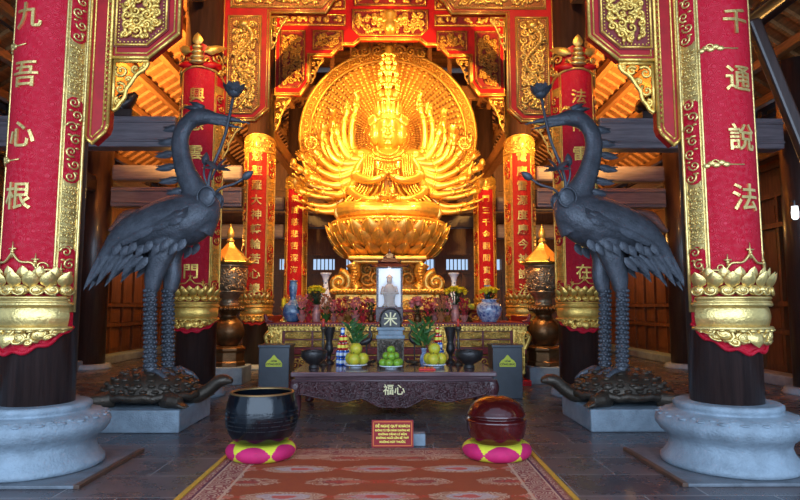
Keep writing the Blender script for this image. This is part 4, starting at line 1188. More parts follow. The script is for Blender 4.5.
# --- halo of a thousand small hands
HY = YB + 1.72
hc = P(388, 137, HY); HR = 88.5 * HY / 600 * 1.02
b = MB()
def yz(a, r, d=0.0): return V((hc.x + r * S(a), HY - d, hc.z + r * Cc(a)))
n = 96
def ringgrid(r0, r1, d0, d1, back=False):
    b.grid(lambda u, v: yz(2 * PI * u, r0 + (r1 - r0) * v, d0 + (d1 - d0) * v), n, 3)
ringgrid(.0, HR * .86, .02, .05); ringgrid(HR * .86, HR * .88, .05, .14); ringgrid(HR * .88, HR, .14, .12); ringgrid(HR, HR, .12, -.12); ringgrid(HR, 0, -.12, -.12)
b.build('halo_disc', 'halo_ground', ss)
b = MB(); b.tube([yz(2 * PI * k / n, HR * .875, .15) for k in range(n + 1)], .05, 6); b.tube([yz(2 * PI * k / n, HR * .99, .10) for k in range(n + 1)], .06, 6)
for k in range(84):                                                  # flame scrolls round the rim
    a = 2 * PI * k / 84; c = yz(a, HR * .93)
    spiral(b, (c.x, c.z), HR * .045, 1.3, k, 1 if k % 2 else -1, HY - .16, .022, 0, 10, 5)
    b.ell(yz(a + PI / 84, HR * (.915 + .03 * (k % 2)), .16), (.05, .03, .05), 6, 4)
b.build('halo_rim', 'gold', ss)
b = MB()
NR = 76
for k in range(NR):
    a = 2 * PI * (k + .5) / NR
    if PI * .80 < a < PI * 1.20: continue
    rad_ = V((S(a), 0, Cc(a))); tan_ = V((Cc(a), 0, -S(a)))
    r = HR * .16; row = 0
    while r < HR * .84:
        sz = .085 + .055 * r / HR; w = min(.075, 2 * PI * r / NR * .33)
        p = yz(a, r, .05)
        b.petal(p, rad_ + V((0, -.75, 0)), V((0, -1, 0)) + rad_ * -.3, sz * 1.15, w * 1.12, .05, .0, 4, 2)
        r += sz * .92; row += 1
b.build('small_hands', 'gold', ss, kind='stuff')
b = MB()                                                             # crest on top of the halo
c = yz(0, HR * .985)
for s_ in (-1, 1):
    for q, (dx, dz, r) in enumerate(((.35, .0, .22), (.75, -.04, .18), (1.1, -.1, .15), (.2, .2, .12))): spiral(b, (c.x + s_ * dx, c.z + dz), r, 1.4, q, s_, HY - .18, .05, 0, 14, 6)
b.ell(c + V((0, -.15, .1)), (.2, .1, .2), 12, 8)
b.build('halo_crest', 'gold', ss)

# ================================================================== LOTUS THRONE AND PEDESTAL
throne = thing('lotus_throne', 'great golden lotus throne of overlapping petals under the seated statue', 'throne', (bx, YB, zz(262)))
b = MB(); vl(b, [(258, 36), (254, 40), (246, 48), (238, 55), (230, 58), (226, 57), (223, 52), (222.2, 40)], 48); b.build('core', 'gold_dark', throne)
for row, (py, rpx, L, n, tilt, W) in enumerate(((244, 50.5, .62, 22, .5, .27), (252, 44, .66, 22, .72, .25), (258.5, 37, .60, 20, .95, .22))):
    for k in range(n):
        a = 2 * PI * (k + .5 * (row % 2)) / n
        if Cc(a) < -.55: continue
        o_ = V((S(a), -Cc(a), 0)); c = V((bx, YB, zz(py))) + o_ * rpx * KB
        b = MB(); b.petal(c, o_ * S(tilt) + V((0, 0, Cc(tilt))), o_ * Cc(tilt) - V((0, 0, S(tilt))), L, W, .10, .05, 8, 6)
        b.tube([c + (o_ * S(tilt) + V((0, 0, Cc(tilt)))) * L * q / 5 + (o_ * Cc(tilt) - V((0, 0, S(tilt)))) * (.10 * S(PI * (.1 + .9 * q / 5)) + .015 + .05 * (q / 5) ** 2) for q in range(1, 6)], .014, 5)
        b.build('petal', 'gold_fine' if row != 1 else 'gold', throne)
b = MB()
for k in range(72): a = 2 * PI * k / 72; b.ell((bx + 57.6 * KB * S(a), YB - 57.6 * KB * Cc(a), zz(228.5)), .055, 7, 5)
b.tube([(bx + 56.5 * KB * S(2 * PI * k / 60), YB - 56.5 * KB * Cc(2 * PI * k / 60), zz(225.5)) for k in range(61)], .05, 6)
b.build('bead_rim', 'gold_fine', throne)

ped = thing('gilded_pedestal', 'gilded pedestal with dragon legs and scrolled ends under the lotus throne', 'pedestal', (bx, YB, 0))
b = MB(); hw = lambda px: px * KB
for (pa, pb, w, d) in ((259.3, 263, 37, 1.25), (263, 266, 33, 1.15), (290.5, 295, 52, 1.55), (295, 312, 48, 1.45), (312, 316, 54, 1.65), (316, 330, 58, 1.8)):
    b.box(bx - hw(w), bx + hw(w), YB - d, YB + d, zz(pb), zz(pa))
b.box(bx - hw(54), bx + hw(54), YB - 1.6, YB + 1.6, 0, zz(330))
b.build('plinth', 'gold', ped, bevel=.03)
b = MB()
r_ = random.Random(5)
scroll_fill(b, [(bx - hw(47), zz(311)), (bx + hw(47), zz(311)), (bx + hw(47), zz(296)), (bx - hw(47), zz(296))], YB - 1.46, .24, .028, r_, 0, 3)
for k in range(34): b.ell((bx - hw(51) + hw(102) * k / 33, YB - 1.56, zz(292.8)), (.05, .03, .05), 6, 4)
b.build('plinth_carving', 'gold', ped)
for sx in (-1, 1):
    for dy in (-1.0, 1.0):
        b = MB()
        pts = [(bx + sx * hw(29), YB + dy, zz(290.6)), (bx + sx * hw(33), YB + dy, zz(283)), (bx + sx * hw(30), YB + dy, zz(275)), (bx + sx * hw(33), YB + dy, zz(266))]
        b.tube([V(q) for q in catmull(pts, 5)], [r for r, in catmull([(.20,), (.15,), (.14,), (.20,)], 5)], 12)
        for k in range(8): z = zz(288 - k * 2.8); b.ell((bx + sx * hw(31.5 + S(k) * 1.0), YB + dy - .12, z), (.10, .08, .05), 8, 5)
        b.build('dragon_leg', 'gold', ped)
    b = MB(); c = (bx + sx * hw(44), zz(284.5))
    spiral(b, c, .30, 1.6, PI / 2 if sx > 0 else PI / 2, sx, YB - 1.35, .10, 0, 22, 8)
    b.tube([(bx + sx * hw(36), YB - 1.35, zz(290)), (bx + sx * hw(46), YB - 1.35, zz(290)), (bx + sx * hw(52), YB - 1.35, zz(289))], .09, 8)
    b.ell((c[0], YB - 1.38, c[1]), (.16, .08, .16), 10, 7)
    b.build('scroll_end', 'gold', ped)
b = MB()                                                             # carved openwork between the legs
for k in range(5):
    x = bx + hw(-20 + 10 * k); spiral(b, (x, zz(280)), .22, 1.4, k, 1 if k % 2 else -1, YB - .6, .06, 0, 14, 6); spiral(b, (x, zz(271)), .2, 1.4, k + 2, -1 if k % 2 else 1, YB - .6, .055, 0, 14, 6)
b.box(bx - hw(26), bx + hw(26), YB - .5, YB + .5, zz(291), zz(259))
b.build('core', 'gold_dark', ped)
# ================================================================== CARPET, BELL BOWL, WOODEN FISH, SIGN
def carpet_mat():
    m, nt, bs = nodes_of('patterned_carpet'); N, L = nt.nodes, nt.links; g = NG(nt)
    tc = N.new('ShaderNodeTexCoord'); sp = N.new('ShaderNodeSeparateXYZ'); L.new(tc.outputs['Object'], sp.inputs[0])
    x, y = sp.outputs[0], sp.outputs[1]
    ax = g.m('ABSOLUTE', x)
    no = N.new('ShaderNodeTexNoise'); no.inputs['Scale'].default_value = 14; no.inputs['Detail'].default_value = 3; L.new(tc.outputs['Object'], no.inputs['Vector'])
    vo = N.new('ShaderNodeTexVoronoi'); vo.inputs['Scale'].default_value = 9; L.new(tc.outputs['Object'], vo.inputs['Vector'])
    vf = N.new('ShaderNodeTexVoronoi'); vf.inputs['Scale'].default_value = 22; L.new(tc.outputs['Object'], vf.inputs['Vector'])
    flo = g.m('MULTIPLY', g.m('GREATER_THAN', g.m('SINE', g.m('MULTIPLY', vo.outputs['Distance'], 34.0)), 0.0), g.m('GREATER_THAN', no.outputs['Fac'], 0.40))
    fine = g.m('GREATER_THAN', g.m('SINE', g.m('MULTIPLY', vf.outputs['Distance'], 70.0)), 0.1)
    rust, beige, plum, blue, bright = (0.36, 0.085, 0.030), (0.58, 0.36, 0.24), (0.25, 0.035, 0.040), (0.46, 0.40, 0.42), (0.60, 0.060, 0.035)
    col = g.mix(g.m('MULTIPLY', no.outputs['Fac'], 0.45), rust, plum)
    def ell(px, py, kx, ky, off=0.0):                              # distance from a lattice of medallions, warped a little
        u = g.m('SUBTRACT', g.m('PINGPONG', g.m('ADD', g.m('SUBTRACT', x, off), px * 20), px / 2), 0.0)
        v = g.m('PINGPONG', g.m('ADD', y, py * 20), py / 2)
        d = g.m('SQRT', g.m('ADD', g.m('POWER', g.m('DIVIDE', u, kx), 2), g.m('POWER', g.m('DIVIDE', v, ky), 2)))
        return g.m('ADD', d, g.m('MULTIPLY_ADD', no.outputs['Fac'], 0.5, -0.25))
    d1 = ell(.74, .82, .34, .13)
    m1 = g.m('LESS_THAN', d1, 1.0)
    col = g.mix(g.m('MULTIPLY', m1, g.m('MULTIPLY_ADD', flo, .55, .30)), col, beige)
    col = g.mix(g.m('MULTIPLY', g.m('LESS_THAN', d1, .62), g.m('MULTIPLY_ADD', fine, .4, .35)), col, blue)
    col = g.mix(g.m('MULTIPLY', g.m('LESS_THAN', d1, .30), .8), col, bright)
    def ell2(px, py, kx, ky):                                       # second lattice, half a step away
        u = g.m('SUBTRACT', px / 2, g.m('PINGPONG', g.m('ADD', x, px * 20), px / 2)); v = g.m('SUBTRACT', py / 2, g.m('PINGPONG', g.m('ADD', y, py * 20), py / 2))
        d = g.m('SQRT', g.m('ADD', g.m('POWER', g.m('DIVIDE', u, kx), 2), g.m('POWER', g.m('DIVIDE', v, ky), 2)))
        return g.m('ADD', d, g.m('MULTIPLY_ADD', no.outputs['Fac'], 0.9, -0.45))
    d3 = ell2(.74, .82, .26, .12)
    col = g.mix(g.m('MULTIPLY', g.m('LESS_THAN', d3, 1.0), g.m('MULTIPLY_ADD', flo, .6, .15)), col, beige)
    col = g.mix(g.m('MULTIPLY', g.m('LESS_THAN', d3, .45), .7), col, plum)
    sc = g.m('ADD', g.m('POWER', g.m('DIVIDE', g.m('PINGPONG', g.m('ADD', x, 14.8), .37), .24), 2), g.m('POWER', g.m('DIVIDE', g.m('SUBTRACT', 6.26, y), .16), 2))
    col = g.mix(g.m('MULTIPLY', g.m('LESS_THAN', g.m('ADD', sc, g.m('MULTIPLY_ADD', no.outputs['Fac'], 0.9, -0.45)), 1.0), g.m('MULTIPLY_ADD', flo, .6, .25)), col, beige)
    d2 = ell(1.48, .41, .46, .05)
    col = g.mix(g.m('MULTIPLY', g.m('LESS_THAN', d2, 1.0), g.m('MULTIPLY_ADD', flo, .6, .1)), col, bright)
    # border: floral band with guard stripes, counted from the edge inwards
    ed = g.m('SUBTRACT', 1.53, ax); eb = g.m('ADD', g.m('SUBTRACT', 0.0, y), 6.56); e = g.m('MINIMUM', ed, eb)
    bw = g.m('ADD', 0.30, g.m('MULTIPLY', g.m('SINE', g.m('MULTIPLY', g.m('ADD', x, y), 15.0)), 0.035))
    inb = g.m('LESS_THAN', e, bw)
    bcol = g.mix(g.m('MULTIPLY_ADD', flo, .62, .12), plum, beige)
    col = g.mix(inb, col, bcol)
    def stripe(a, b_, c, k=.8):
        nonlocal col
        col = g.mix(g.m('MULTIPLY', g.m('MULTIPLY', g.m('GREATER_THAN', e, a), g.m('LESS_THAN', e, b_)), k), col, c)
    stripe(.285, .31, beige); stripe(.06, .085, (0.10, .02, .05)); stripe(.085, .10, beige); stripe(0.0, .022, (0.30, .10, .06))
    L.new(col, bs.inputs['Base Color']); bs.inputs['Roughness'].default_value = 0.9; bs.inputs['Specular IOR Level'].default_value = 0.15
    bp = N.new('ShaderNodeBump'); bp.inputs['Strength'].default_value = 0.5; bp.inputs['Distance'].default_value = 0.004
    n3 = N.new('ShaderNodeTexNoise'); n3.inputs['Scale'].default_value = 260; L.new(tc.outputs['Object'], n3.inputs['Vector']); L.new(n3.outputs['Fac'], bp.inputs['Height']); L.new(bp.outputs['Normal'], bs.inputs['Normal'])
    return m
M['carpet'] = carpet_mat()
M['carpet_edge'] = mat('yellow_binding', (0.62, 0.33, 0.04), 0, 0.6, .2, 20)
t = thing('carpet', 'rust red patterned carpet with a floral border on the tiles before the altar', 'carpet', (-.04, 0, 0))
b = MB(); b.box(-1.53 - .04, 1.53 - .04, 2.0, 6.56, 0.001, .014); b.build('pile', 'carpet', t)
for s_ in (-1, 1):
    b = MB(); xa = -.04 + s_ * 1.535; b.box(xa, xa + s_ * .045, 2.0, 6.56, 0.001, .022) if s_ > 0 else b.box(xa - .045, xa, 2.0, 6.56, .001, .022)
    b.build('edge_binding', 'carpet_edge', t, bevel=.006)

def cushion(x, y, label, rot):
    R, H = .262, .15
    o_ = V((x, y, .014)); b = MB(); n, k = 192, 30
    def pt(u, v):
        a = 2 * PI * u; e = -PI / 2 + PI * v
        r = R + .085 * Cc(e); return o_ + V((r * S(a), -r * Cc(a), H / 2 + H / 2 * S(e)))
    base = len(b.v); b.grid(pt, n, k)
    for i in range(len(b.f)):
        j, u = i // n, ((i % n) + .5) / n
        f = abs(((u * 6 + rot) % 1) - .5) * 2; v = abs((j + .5) / k - .5) * 2
        b.mi[i] = 0 if v < 1.0 - f ** 1.9 else 1
    vs = [o_ + V((0, 0, H + .002))] + [o_ + V((R * .99 * S(2 * PI * q / 48), -R * .99 * Cc(2 * PI * q / 48), H)) for q in range(48)]
    b.add(vs, [(0, 1 + q, 1 + (q + 1) % 48) for q in range(48)], 1, False)
    o = b.build('round_cushion', ['pink', 'yellow_cloth']); tag(o, label, 'cushion'); return o
CX1, CY1 = P(261.5, 440, 6.2).x, 6.2
CX2 = P(496.5, 440, 6.2).x
cushion(CX1, CY1, 'magenta and yellow round cushion under the black bell bowl', .55)
cushion(CX2, CY1, 'magenta and yellow round cushion under the red wooden fish drum', .5)
t = thing('bell_bowl', 'large black metal bell bowl with worn rim resting on a magenta cushion', 'bowl', (CX1, CY1, .160))
L = ORG[t.name]
out = [(.0, 0), (.14, .002), (.23, .015), (.295, .06), (.338, .14), (.356, .23), (.356, .31), (.346, .39), (.330, .45), (.316, .49)]
inn = [(.296, .49), (.310, .45), (.326, .39), (.338, .28), (.325, .17), (.27, .07), (.15, .035), (0.001, .03)]
b = MB(); b.lathe(catmull(out, 4), L, 64, cap=False); b.lathe(catmull(inn, 3), L, 64, cap=False)
for q in range(5):
    zq = .16 + q * .042
    r = [p for p in catmull(out, 6)]
    rr = min(r, key=lambda p: abs(p[1] - zq))[0] + .002
    for j in range(90):
        if (j * 7 + q * 3) % 5 == 0: continue
        a = 2 * PI * j / 90; b.ell(L + V((rr * S(a), -rr * Cc(a), zq)), (.006, .003, .010), 5, 4, 0, Matrix.Rotation(a, 3, 'Z'))
b.build('bowl_body', 'black_bowl', t)
b = MB(); b.lathe([(.314, .484), (.320, .492), (.318, .502), (.306, .506), (.295, .50), (.293, .488)], L, 64, cap=False); b.build('rim', 'bowl_rim', t)

t = thing('wooden_fish', 'glossy red-brown wooden fish drum with a slit on a magenta cushion', 'drum', (CX2, CY1, .122)); L = ORG[t.name]
b = MB(); n, k = 72, 48
def mk_pt(u, v):
    a = 2 * PI * u; e = PI * v; z = Cc(e)
    r = abs(S(e)) ** (.80 if z > 0 else .50)
    p = V((.302 * r * S(a), -.29 * r * Cc(a), .242 + .250 * z))
    zz_ = p.z - .285
    if Cc(a) > -.35: # slit across the front and sides
        w = min(1, (Cc(a) + .35) / .3); dpt = .035 * w * math.exp(-(zz_ / .012) ** 2) - .004 * w * math.exp(-((abs(zz_) - .03) / .016) ** 2)
        p -= V((S(a), -Cc(a), 0)) * dpt
    return L + p
b.grid(mk_pt, n, 110); b.build('drum_body', 'mokugyo', t)
b = MB()
b.tube([L + V((-.10, .22, .30)), L + V((-.06, .33, .34)), L + V((.06, .33, .34)), L + V((.10, .22, .30))], [.04, .035, .035, .04], 8)
b.build('carved_handle', 'mokugyo', t)

# sign
YS = 6.45
c0, c1_ = P(371, 446, YS), P(414, 420, YS); wS, hS = c1_.x - c0.x, .285
t = thing('notice_sign', 'small red notice sign with yellow Vietnamese lettering standing behind the carpet', 'sign', ((c0.x + c1_.x) / 2, YS, 0)); L = ORG[t.name]
Rt = Matrix.Translation(L + V((0, .15, .012))) @ Matrix.Rotation(-rad(14), 4, 'X')
def tilted(b, name, m): 
    b.xf(0, Rt); return b.build(name, m, t)
b = MB(); b.box(-wS / 2, wS / 2, 0, .012, 0, hS); bd = tilted(b, 'plate', 'sign_red')
b = MB()
for i_, (d, th) in enumerate(((.014, .010),)):
    x0, x1, z0, z1 = -wS / 2 + d, wS / 2 - d, d, hS - d
    for bx_ in ((x0, x1, z0, z0 + th), (x0, x1, z1 - th, z1), (x0, x0 + th, z0, z1), (x1 - th, x1, z0, z1)): b.box(bx_[0], bx_[1], -.003, .001, bx_[2], bx_[3])
tilted(b, 'border', 'sign_orange')
lines = [('ĐỀ NGHỊ QUÝ KHÁCH', .036, .225), ('KHÔNG TỰ TIỆN ĐÁNH CHUÔNG MÕ', .0285, .178), ('KHÔNG DÂNG LỄ MẶN', .0285, .140), ('KHÔNG NGỒI LÊN BỆ THỜ', .0285, .102), ('KHÔNG HÚT THUỐC', .0285, .064)]
b = MB()
for tx, sz, z in lines:
    vs, fs = glyph(tx, sz, .003, 0)
    xs = [v[0] for v in vs]; k = min(1.0, (wS - .075) / (max(xs) - min(xs)))
    b.add([(x * k, -y - .001, z + q) for x, y, q in vs], fs, 0, False)
tilted(b, 'lettering', 'sign_yellow')
b = MB(); b.box(L.x + .10, L.x + .36, YS + .26, YS + .40, 0, .13); b.build('foot_block', 'stone', t, bevel=.01)

# ================================================================== OFFERING TABLE
TY0, TY1, TZ = 8.30, 9.95, .63
TX0, TX1 = P(290.5, 371, TY0).x, P(497, 371, TY0).x; TM = (TX0 + TX1) / 2; TW = (TX1 - TX0) / 2
t = thing('offering_table', 'low dark hardwood offering table with a carved apron, laden with fruit', 'table', (TM, (TY0 + TY1) / 2, 0))
b = MB(); b.box(TX0, TX1, TY0, TY1, TZ - .065, TZ); b.box(TX0 + .05, TX1 - .05, TY0 + .05, TY1 - .05, TZ - .10, TZ - .065); b.build('table_top', 'table_wood', t, bevel=.015)
b = MB(); b.box(TX0 + .02, TX1 - .02, TY0 + .015, TY1 - .02, TZ - .135, TZ - .10)
b.tube([(TX0 + .02, TY0 + .012, TZ - .118), (TX1 - .02, TY0 + .012, TZ - .118)], .016, 8); b.build('waist_rail', 'table_wood', t)
def apron_z(x):                                                     # lower edge of the apron
    u = abs(x - TM) / TW
    return TZ - .47 if u < .14 else (TZ - .47 + .12 * min(1, (u - .14) / .16) if u < .30 else TZ - .35 - .05 * S((u - .30) * 7.5) ** 2 if u < .72 else TZ - .35 + .05 * min(1, (u - .72) / .15))
for yy, sg in ((TY0 + .03, -1), (TY1 - .05, 1)):
    b = MB(); n = 60
    pl = [(TX0 + .06 + (2 * TW - .12) * i / n, apron_z(TX0 + .06 + (2 * TW - .12) * i / n)) for i in range(n + 1)] + [(TX1 - .06, TZ - .13), (TX0 + .06, TZ - .13)]
    b.prism(pl, yy, yy + .025)
    if sg < 0:
        scroll_fill(b, inset(pl, -.018), yy - .004, .105, .013, random.Random(3), 0, 4, 5, 12)
        b.tube([(x, yy - .008, z) for x, z in pl[:n + 1]], .012, 6)
    b.build('carved_apron', 'table_carve', t)
for sx in (-1, 1):
    for yy in (TY0 + .10, TY1 - .10):
        b = MB(); x = TM + sx * (TW - .07)
        pts = [(x, yy, TZ - .13, .085), (x + sx * .015, yy - .01, TZ - .24, .095), (x - sx * .005, yy, TZ - .38, .062), (x - sx * .02, yy, TZ - .50, .045), (x + sx * .01, yy - .02, TZ - .585, .06)]
        cv = catmull(pts, 4); b.tube([V(q[:3]) for q in cv], [q[3] for q in cv], 12)
        if yy < 9:
            for (dz, r) in ((-.2, .06), (-.28, .05), (-.36, .04), (-.57, .05)): spiral_flat(b, (x, TZ + dz), r, 1.3, dz * 20, sx, yy - .095 if dz > -.3 else yy - .06, .012)
        b.ell((x + sx * .015, yy - .02, .04), (.075, .075, .04), 12, 6)
        b.build('leg', 'table_carve', t)
vs, fs = glyph('福心', .15, .012, 0)
b = MB(); b.add([(TM + x, TY0 + .018 - y, TZ - .235 + z) for x, y, z in vs], fs, 0, False); b.build('ivory_characters', 'ivory', t)

# ================================================================== LONG GILDED ALTAR
AY0, AY1, AZ = 11.8, 13.5, 1.22
A0, A1 = P(266, 322, AY0).x, P(529, 322, AY0).x; AM = (A0 + A1) / 2; AW = (A1 - A0) / 2
t = thing('long_altar', 'long red and gilded altar carrying vases and flowers behind the offering table', 'altar', (AM, (AY0 + AY1) / 2, 0))
b = MB(); b.box(A0, A1, AY0, AY1, AZ - .08, AZ); b.build('altar_top', 'altar_wood', t, bevel=.015)
b = MB()
for k in range(90): b.ell((A0 + .03 + (2 * AW - .06) * k / 89, AY0 - .005, AZ - .055), (.022, .015, .016), 6, 4)
b.box(A0 + .04, A1 - .04, AY0 + .03, AY1 - .03, AZ - .16, AZ - .08)
for k in range(60): b.petal((A0 + .08 + (2 * AW - .16) * k / 59, AY0 + .025, AZ - .09), (0, -.1, -1), (0, -1, 0), .075, .038, .02, 0, 4, 3)
b.build('gilded_frieze', 'gold', t)
b = MB(); b.box(A0 + .10, A1 - .10, AY0 + .09, AY1 - .05, .10, AZ - .16); b.build('carcass', 'altar_wood', t)
for sx in (-1, 1):
    for q, xx in enumerate((AW - .20, AW * .36)):
        b = MB(); x = AM + sx * xx
        b.box(x - .11, x + .11, AY0 + .02, AY0 + .10, .22, AZ - .16)
        scroll_fill(b, [(x - .10, .26), (x + .10, .26), (x + .10, AZ - .18), (x - .10, AZ - .18)], AY0 + .016, .095, .013, random.Random(q), 0, 3)
        b.build('gilded_post', 'gold', t)
    b = MB(); x = AM + sx * (AW - .10)
    b.tube([V(q) for q in catmull([(x, AY0 + .08, AZ - .16), (x + sx * .11, AY0 + .05, AZ - .28), (x + sx * .04, AY0 + .08, AZ - .48), (x - sx * .04, AY0 + .06, AZ - .62)], 4)], .045, 8)
    spiral_flat(b, (x + sx * .04, AZ - .27), .07, 1.4, 0, sx, AY0 + .0, .02); b.build('side_bracket', 'gold', t)
    # upturned end
    b = MB(); xe = AM + sx * AW
    b.tube([V(q) for q in catmull([(xe - sx * .12, AY0 + .05, AZ + .01), (xe, AY0 + .05, AZ + .05), (xe + sx * .03, AY0 + .05, AZ + .16)], 4)], .035, 8)
    b.box(min(xe - sx * .03, xe + sx * .03), max(xe - sx * .03, xe + sx * .03), AY0 + .02, AY1, AZ, AZ + .12); b.build('upturned_end', 'altar_wood', t, bevel=.01)
r_ = random.Random(9)
for row, (za, zb_) in enumerate(((.90, 1.04), (.74, .87))):
    npan = 8
    for k in range(npan):
        xa = A0 + .34 + (2 * AW - .68) * k / npan + .02; xb_ = A0 + .34 + (2 * AW - .68) * (k + 1) / npan - .02
        b = MB(); pl = [(xa, za), (xb_, za), (xb_, zb_), (xa, zb_)]
        b.prism(pl, AY0 + .075, AY0 + .095, 1); mould(b, inset(pl, .012), AY0 + .07, .012, 0)
        scroll_fill(b, inset(pl, .022), AY0 + .07, .075, .009, r_, 0, 3, 5, 10); b.build('fret_panel', ['gold', 'gold_dark'], t)
b = MB(); b.box(A0 + .05, A1 - .05, AY0 + .03, AY0 + .10, .60, .70); b.build('lower_rail', 'altar_wood', t, bevel=.01)
b = MB(); pl = [(A0 + .12, .14), (A1 - .12, .14), (A1 - .12, .58), (A0 + .12, .58)]; b.prism(pl, AY0 + .07, AY0 + .092, 1); mould(b, pl, AY0 + .065, .014)
scroll_fill(b, inset(pl, .03), AY0 + .066, .16, .017, r_, 0, 3); b.build('skirt_panel', ['gold', 'red_deep'], t)
b = MB(); b.box(A0 - .04, A1 + .02, AY0 - .04, AY1 + .1, 0, .10); b.build('base_step', 'red', t, bevel=.01)
# raised tier at the back of the altar
AZ2 = 1.47
t = thing('altar_shelf', 'gilded raised shelf standing behind the long altar, holding white vases', 'shelf', (AM, 14.1, 0))
b = MB(); b.box(AM - 2.3, AM + 2.3, 13.65, 14.55, AZ2 - .07, AZ2); b.box(AM - 2.2, AM + 2.2, 13.7, 14.5, 0, AZ2 - .07); b.build('shelf_body', 'altar_wood', t, bevel=.015)
b = MB(); pl = [(AM - 2.15, 1.22), (AM + 2.15, 1.22), (AM + 2.15, 1.39), (AM - 2.15, 1.39)]; scroll_fill(b, pl, 13.69, .15, .016, r_, 0, 3); mould(b, pl, 13.69, .014); b.build('gilded_carving', 'gold', t)

# ================================================================== ON THE ALTAR
def lathe_thing(name, label, cat, pos, prof, m, part_name='vessel', n=28, group=None):
    t = thing(name, label, cat, pos, group); L = ORG[t.name]; b = MB(); b.lathe(catmull(prof, 3), L, n, cap=False); b.build(part_name, m, t)
    zt = max(q[1] for q in prof); rt = max(q[0] for q in prof if q[1] > zt - .012)
    b = MB(); b.tube([L + V((rt * S(2 * PI * k / 28), -rt * Cc(2 * PI * k / 28), zt)) for k in range(29)], .009, 6); b.build('rim', m, t)
    b = MB(); b.lathe([(prof[0][0] * .2, .002), (prof[0][0] * 1.08, .002), (prof[0][0] * 1.06, .02), (prof[0][0] * .9, .025)], L, n); b.build('foot_ring', m, t)
    return t
def onY(px, Y, z): return V((P(px, 300, Y).x, Y, z))
gourd = [(.09, 0), (.13, .02), (.19, .12), (.205, .22), (.17, .34), (.08, .42), (.065, .50), (.075, .58), (.085, .72), (.07, .80), (.085, .83), (.06, .83)]
t = lathe_thing('blue_vase', 'blue porcelain vase with tall neck near the end of the long altar', 'vase', onY(293, 12.25, AZ), gourd, 'porcelain_d')
t = lathe_thing('porcelain_jar', 'round blue and white porcelain jar holding yellow chrysanthemums on the altar', 'jar', onY(489, 12.2, AZ), [(.14, 0), (.16, .02), (.23, .12), (.26, .24), (.24, .34), (.16, .40), (.15, .43), (.17, .45), (.15, .45)], 'porcelain_b')
lathe_thing('blue_vase', 'blue porcelain vase with only its neck showing above yellow chrysanthemums', 'vase', onY(487.5, 12.95, AZ), [(q[0] * .9, q[1] * .92) for q in gourd], 'porcelain_d')
wv = [(.09, 0), (.12, .02), (.13, .15), (.09, .30), (.06, .40), (.055, .48), (.08, .56), (.13, .62), (.125, .63)]
for px, lb in ((325.5, 'flaring white and blue vase on the raised shelf behind the blue gourd vase'), (454, 'flaring white and blue vase on the raised shelf behind the round porcelain jar')):
    t = lathe_thing('white_vase', lb, 'vase', onY(px, 13.9, AZ2), [(r, z * 1.32) for r, z in wv], 'porcelain_w')
    b = MB(); L = ORG[t.name]
    for k in range(26): a = 2.4 * k; zq = .1 + .024 * k; r = .125 - .08 * min(1, max(0, (zq - .2) / .35)) + (.05 * max(0, (zq - .62) / .2)); b.ell(L + V((r * S(a), -r * Cc(a), zq)), (.025, .025, .02), 6, 4)
    b.build('blue_motifs', 'porcelain_d', t)
def bouquet(name, label, pos, h, spread, nfl, pet, fr, vase_m='porcelain_w', vr=.075, vh=.28, seed=1, vase=True, leafm='leaf_dark', group=None, nl=16):
    r = random.Random(seed); t = thing(name, label, 'flowers', pos, group); L = ORG[t.name]
    if vase:
        b = MB(); b.lathe(catmull([(vr * .8, 0), (vr, .02), (vr * 1.1, vh * .5), (vr * .8, vh * .85), (vr * 1.15, vh), (vr * .95, vh)], 3), L, 18); b.build('vase', vase_m, t)
    else: vh = .0
    b = MB(); heads = []
    for k in range(nfl):
        a = 2.4 * k; q = math.sqrt((k + .4) / nfl) * spread
        c = L + V((q * Cc(a), q * S(a) * .7, h + (spread - q) * .45 + r.uniform(-.03, .03))); heads.append(c)
        b.tube([L + V((q * .15 * Cc(a), q * .15 * S(a), vh * .9)), (L + V((0, 0, vh)) + c) / 2 + V((q * .1 * Cc(a), 0, 0)), c], .008, 5)
    for k in range(nl):
        a = r.uniform(0, 2 * PI); q = r.uniform(.3, 1) * spread; z = r.uniform(vh, h)
        p = L + V((q * .4 * Cc(a), q * .4 * S(a) * .7, z)); b.petal(p, (Cc(a), S(a) * .7, r.uniform(-.2, .9)), (0, -.3, 1), spread * r.uniform(.5, .8), .04, .008, -.02, 4, 2)
    b.build('foliage', leafm, t)
    for c in heads:
        b = MB(); n = 9
        for row, (tl, sc_) in enumerate(((1.25, 1.0), (.75, .85), (.3, .65))):
            for q in range(n):
                a = 2 * PI * (q + row * .5) / n
                b.petal(c, (Cc(a) * S(tl), S(a) * S(tl), Cc(tl)), (-Cc(a) * Cc(tl), -S(a) * Cc(tl), S(tl)), fr * sc_, fr * .28, fr * .06, fr * .2, 3, 2)
        b.ell(c, fr * .4, 7, 5); b.build('flower_head', pet, t)
    return t
bouquet('chrysanthemum_vase', 'yellow chrysanthemums in a pale vase, beside the blue gourd vase', onY(316.5, 12.15, AZ), .62, .17, 11, 'petal_y', .095, 'wrap', .08, .34, 3)
bouquet('chrysanthemum_vase', 'broad bunch of yellow chrysanthemums in a pale vase, beside stacked yellow fruit', onY(455, 12.15, AZ), .60, .21, 14, 'petal_y', .10, 'wrap', .08, .34, 4)
bouquet('chrysanthemum_bunch', 'yellow chrysanthemums sprouting from the round porcelain jar', onY(489, 12.2, AZ + .452), .13, .18, 11, 'petal_y', .09, seed=5, vase=False)
bouquet('peony_vase', 'large pink peonies in a vase beside the lit glass shrine', onY(417.5, 12.1, AZ), .36, .12, 5, 'petal_p', .14, 'bronze_brown', .07, .16, 6)
bouquet('peony_vase', 'small pink and green spray in a bronze vase on the bowl side of the shrine', onY(371, 12.1, AZ), .40, .11, 5, 'petal_p', .07, 'bronze_brown', .06, .16, 7)
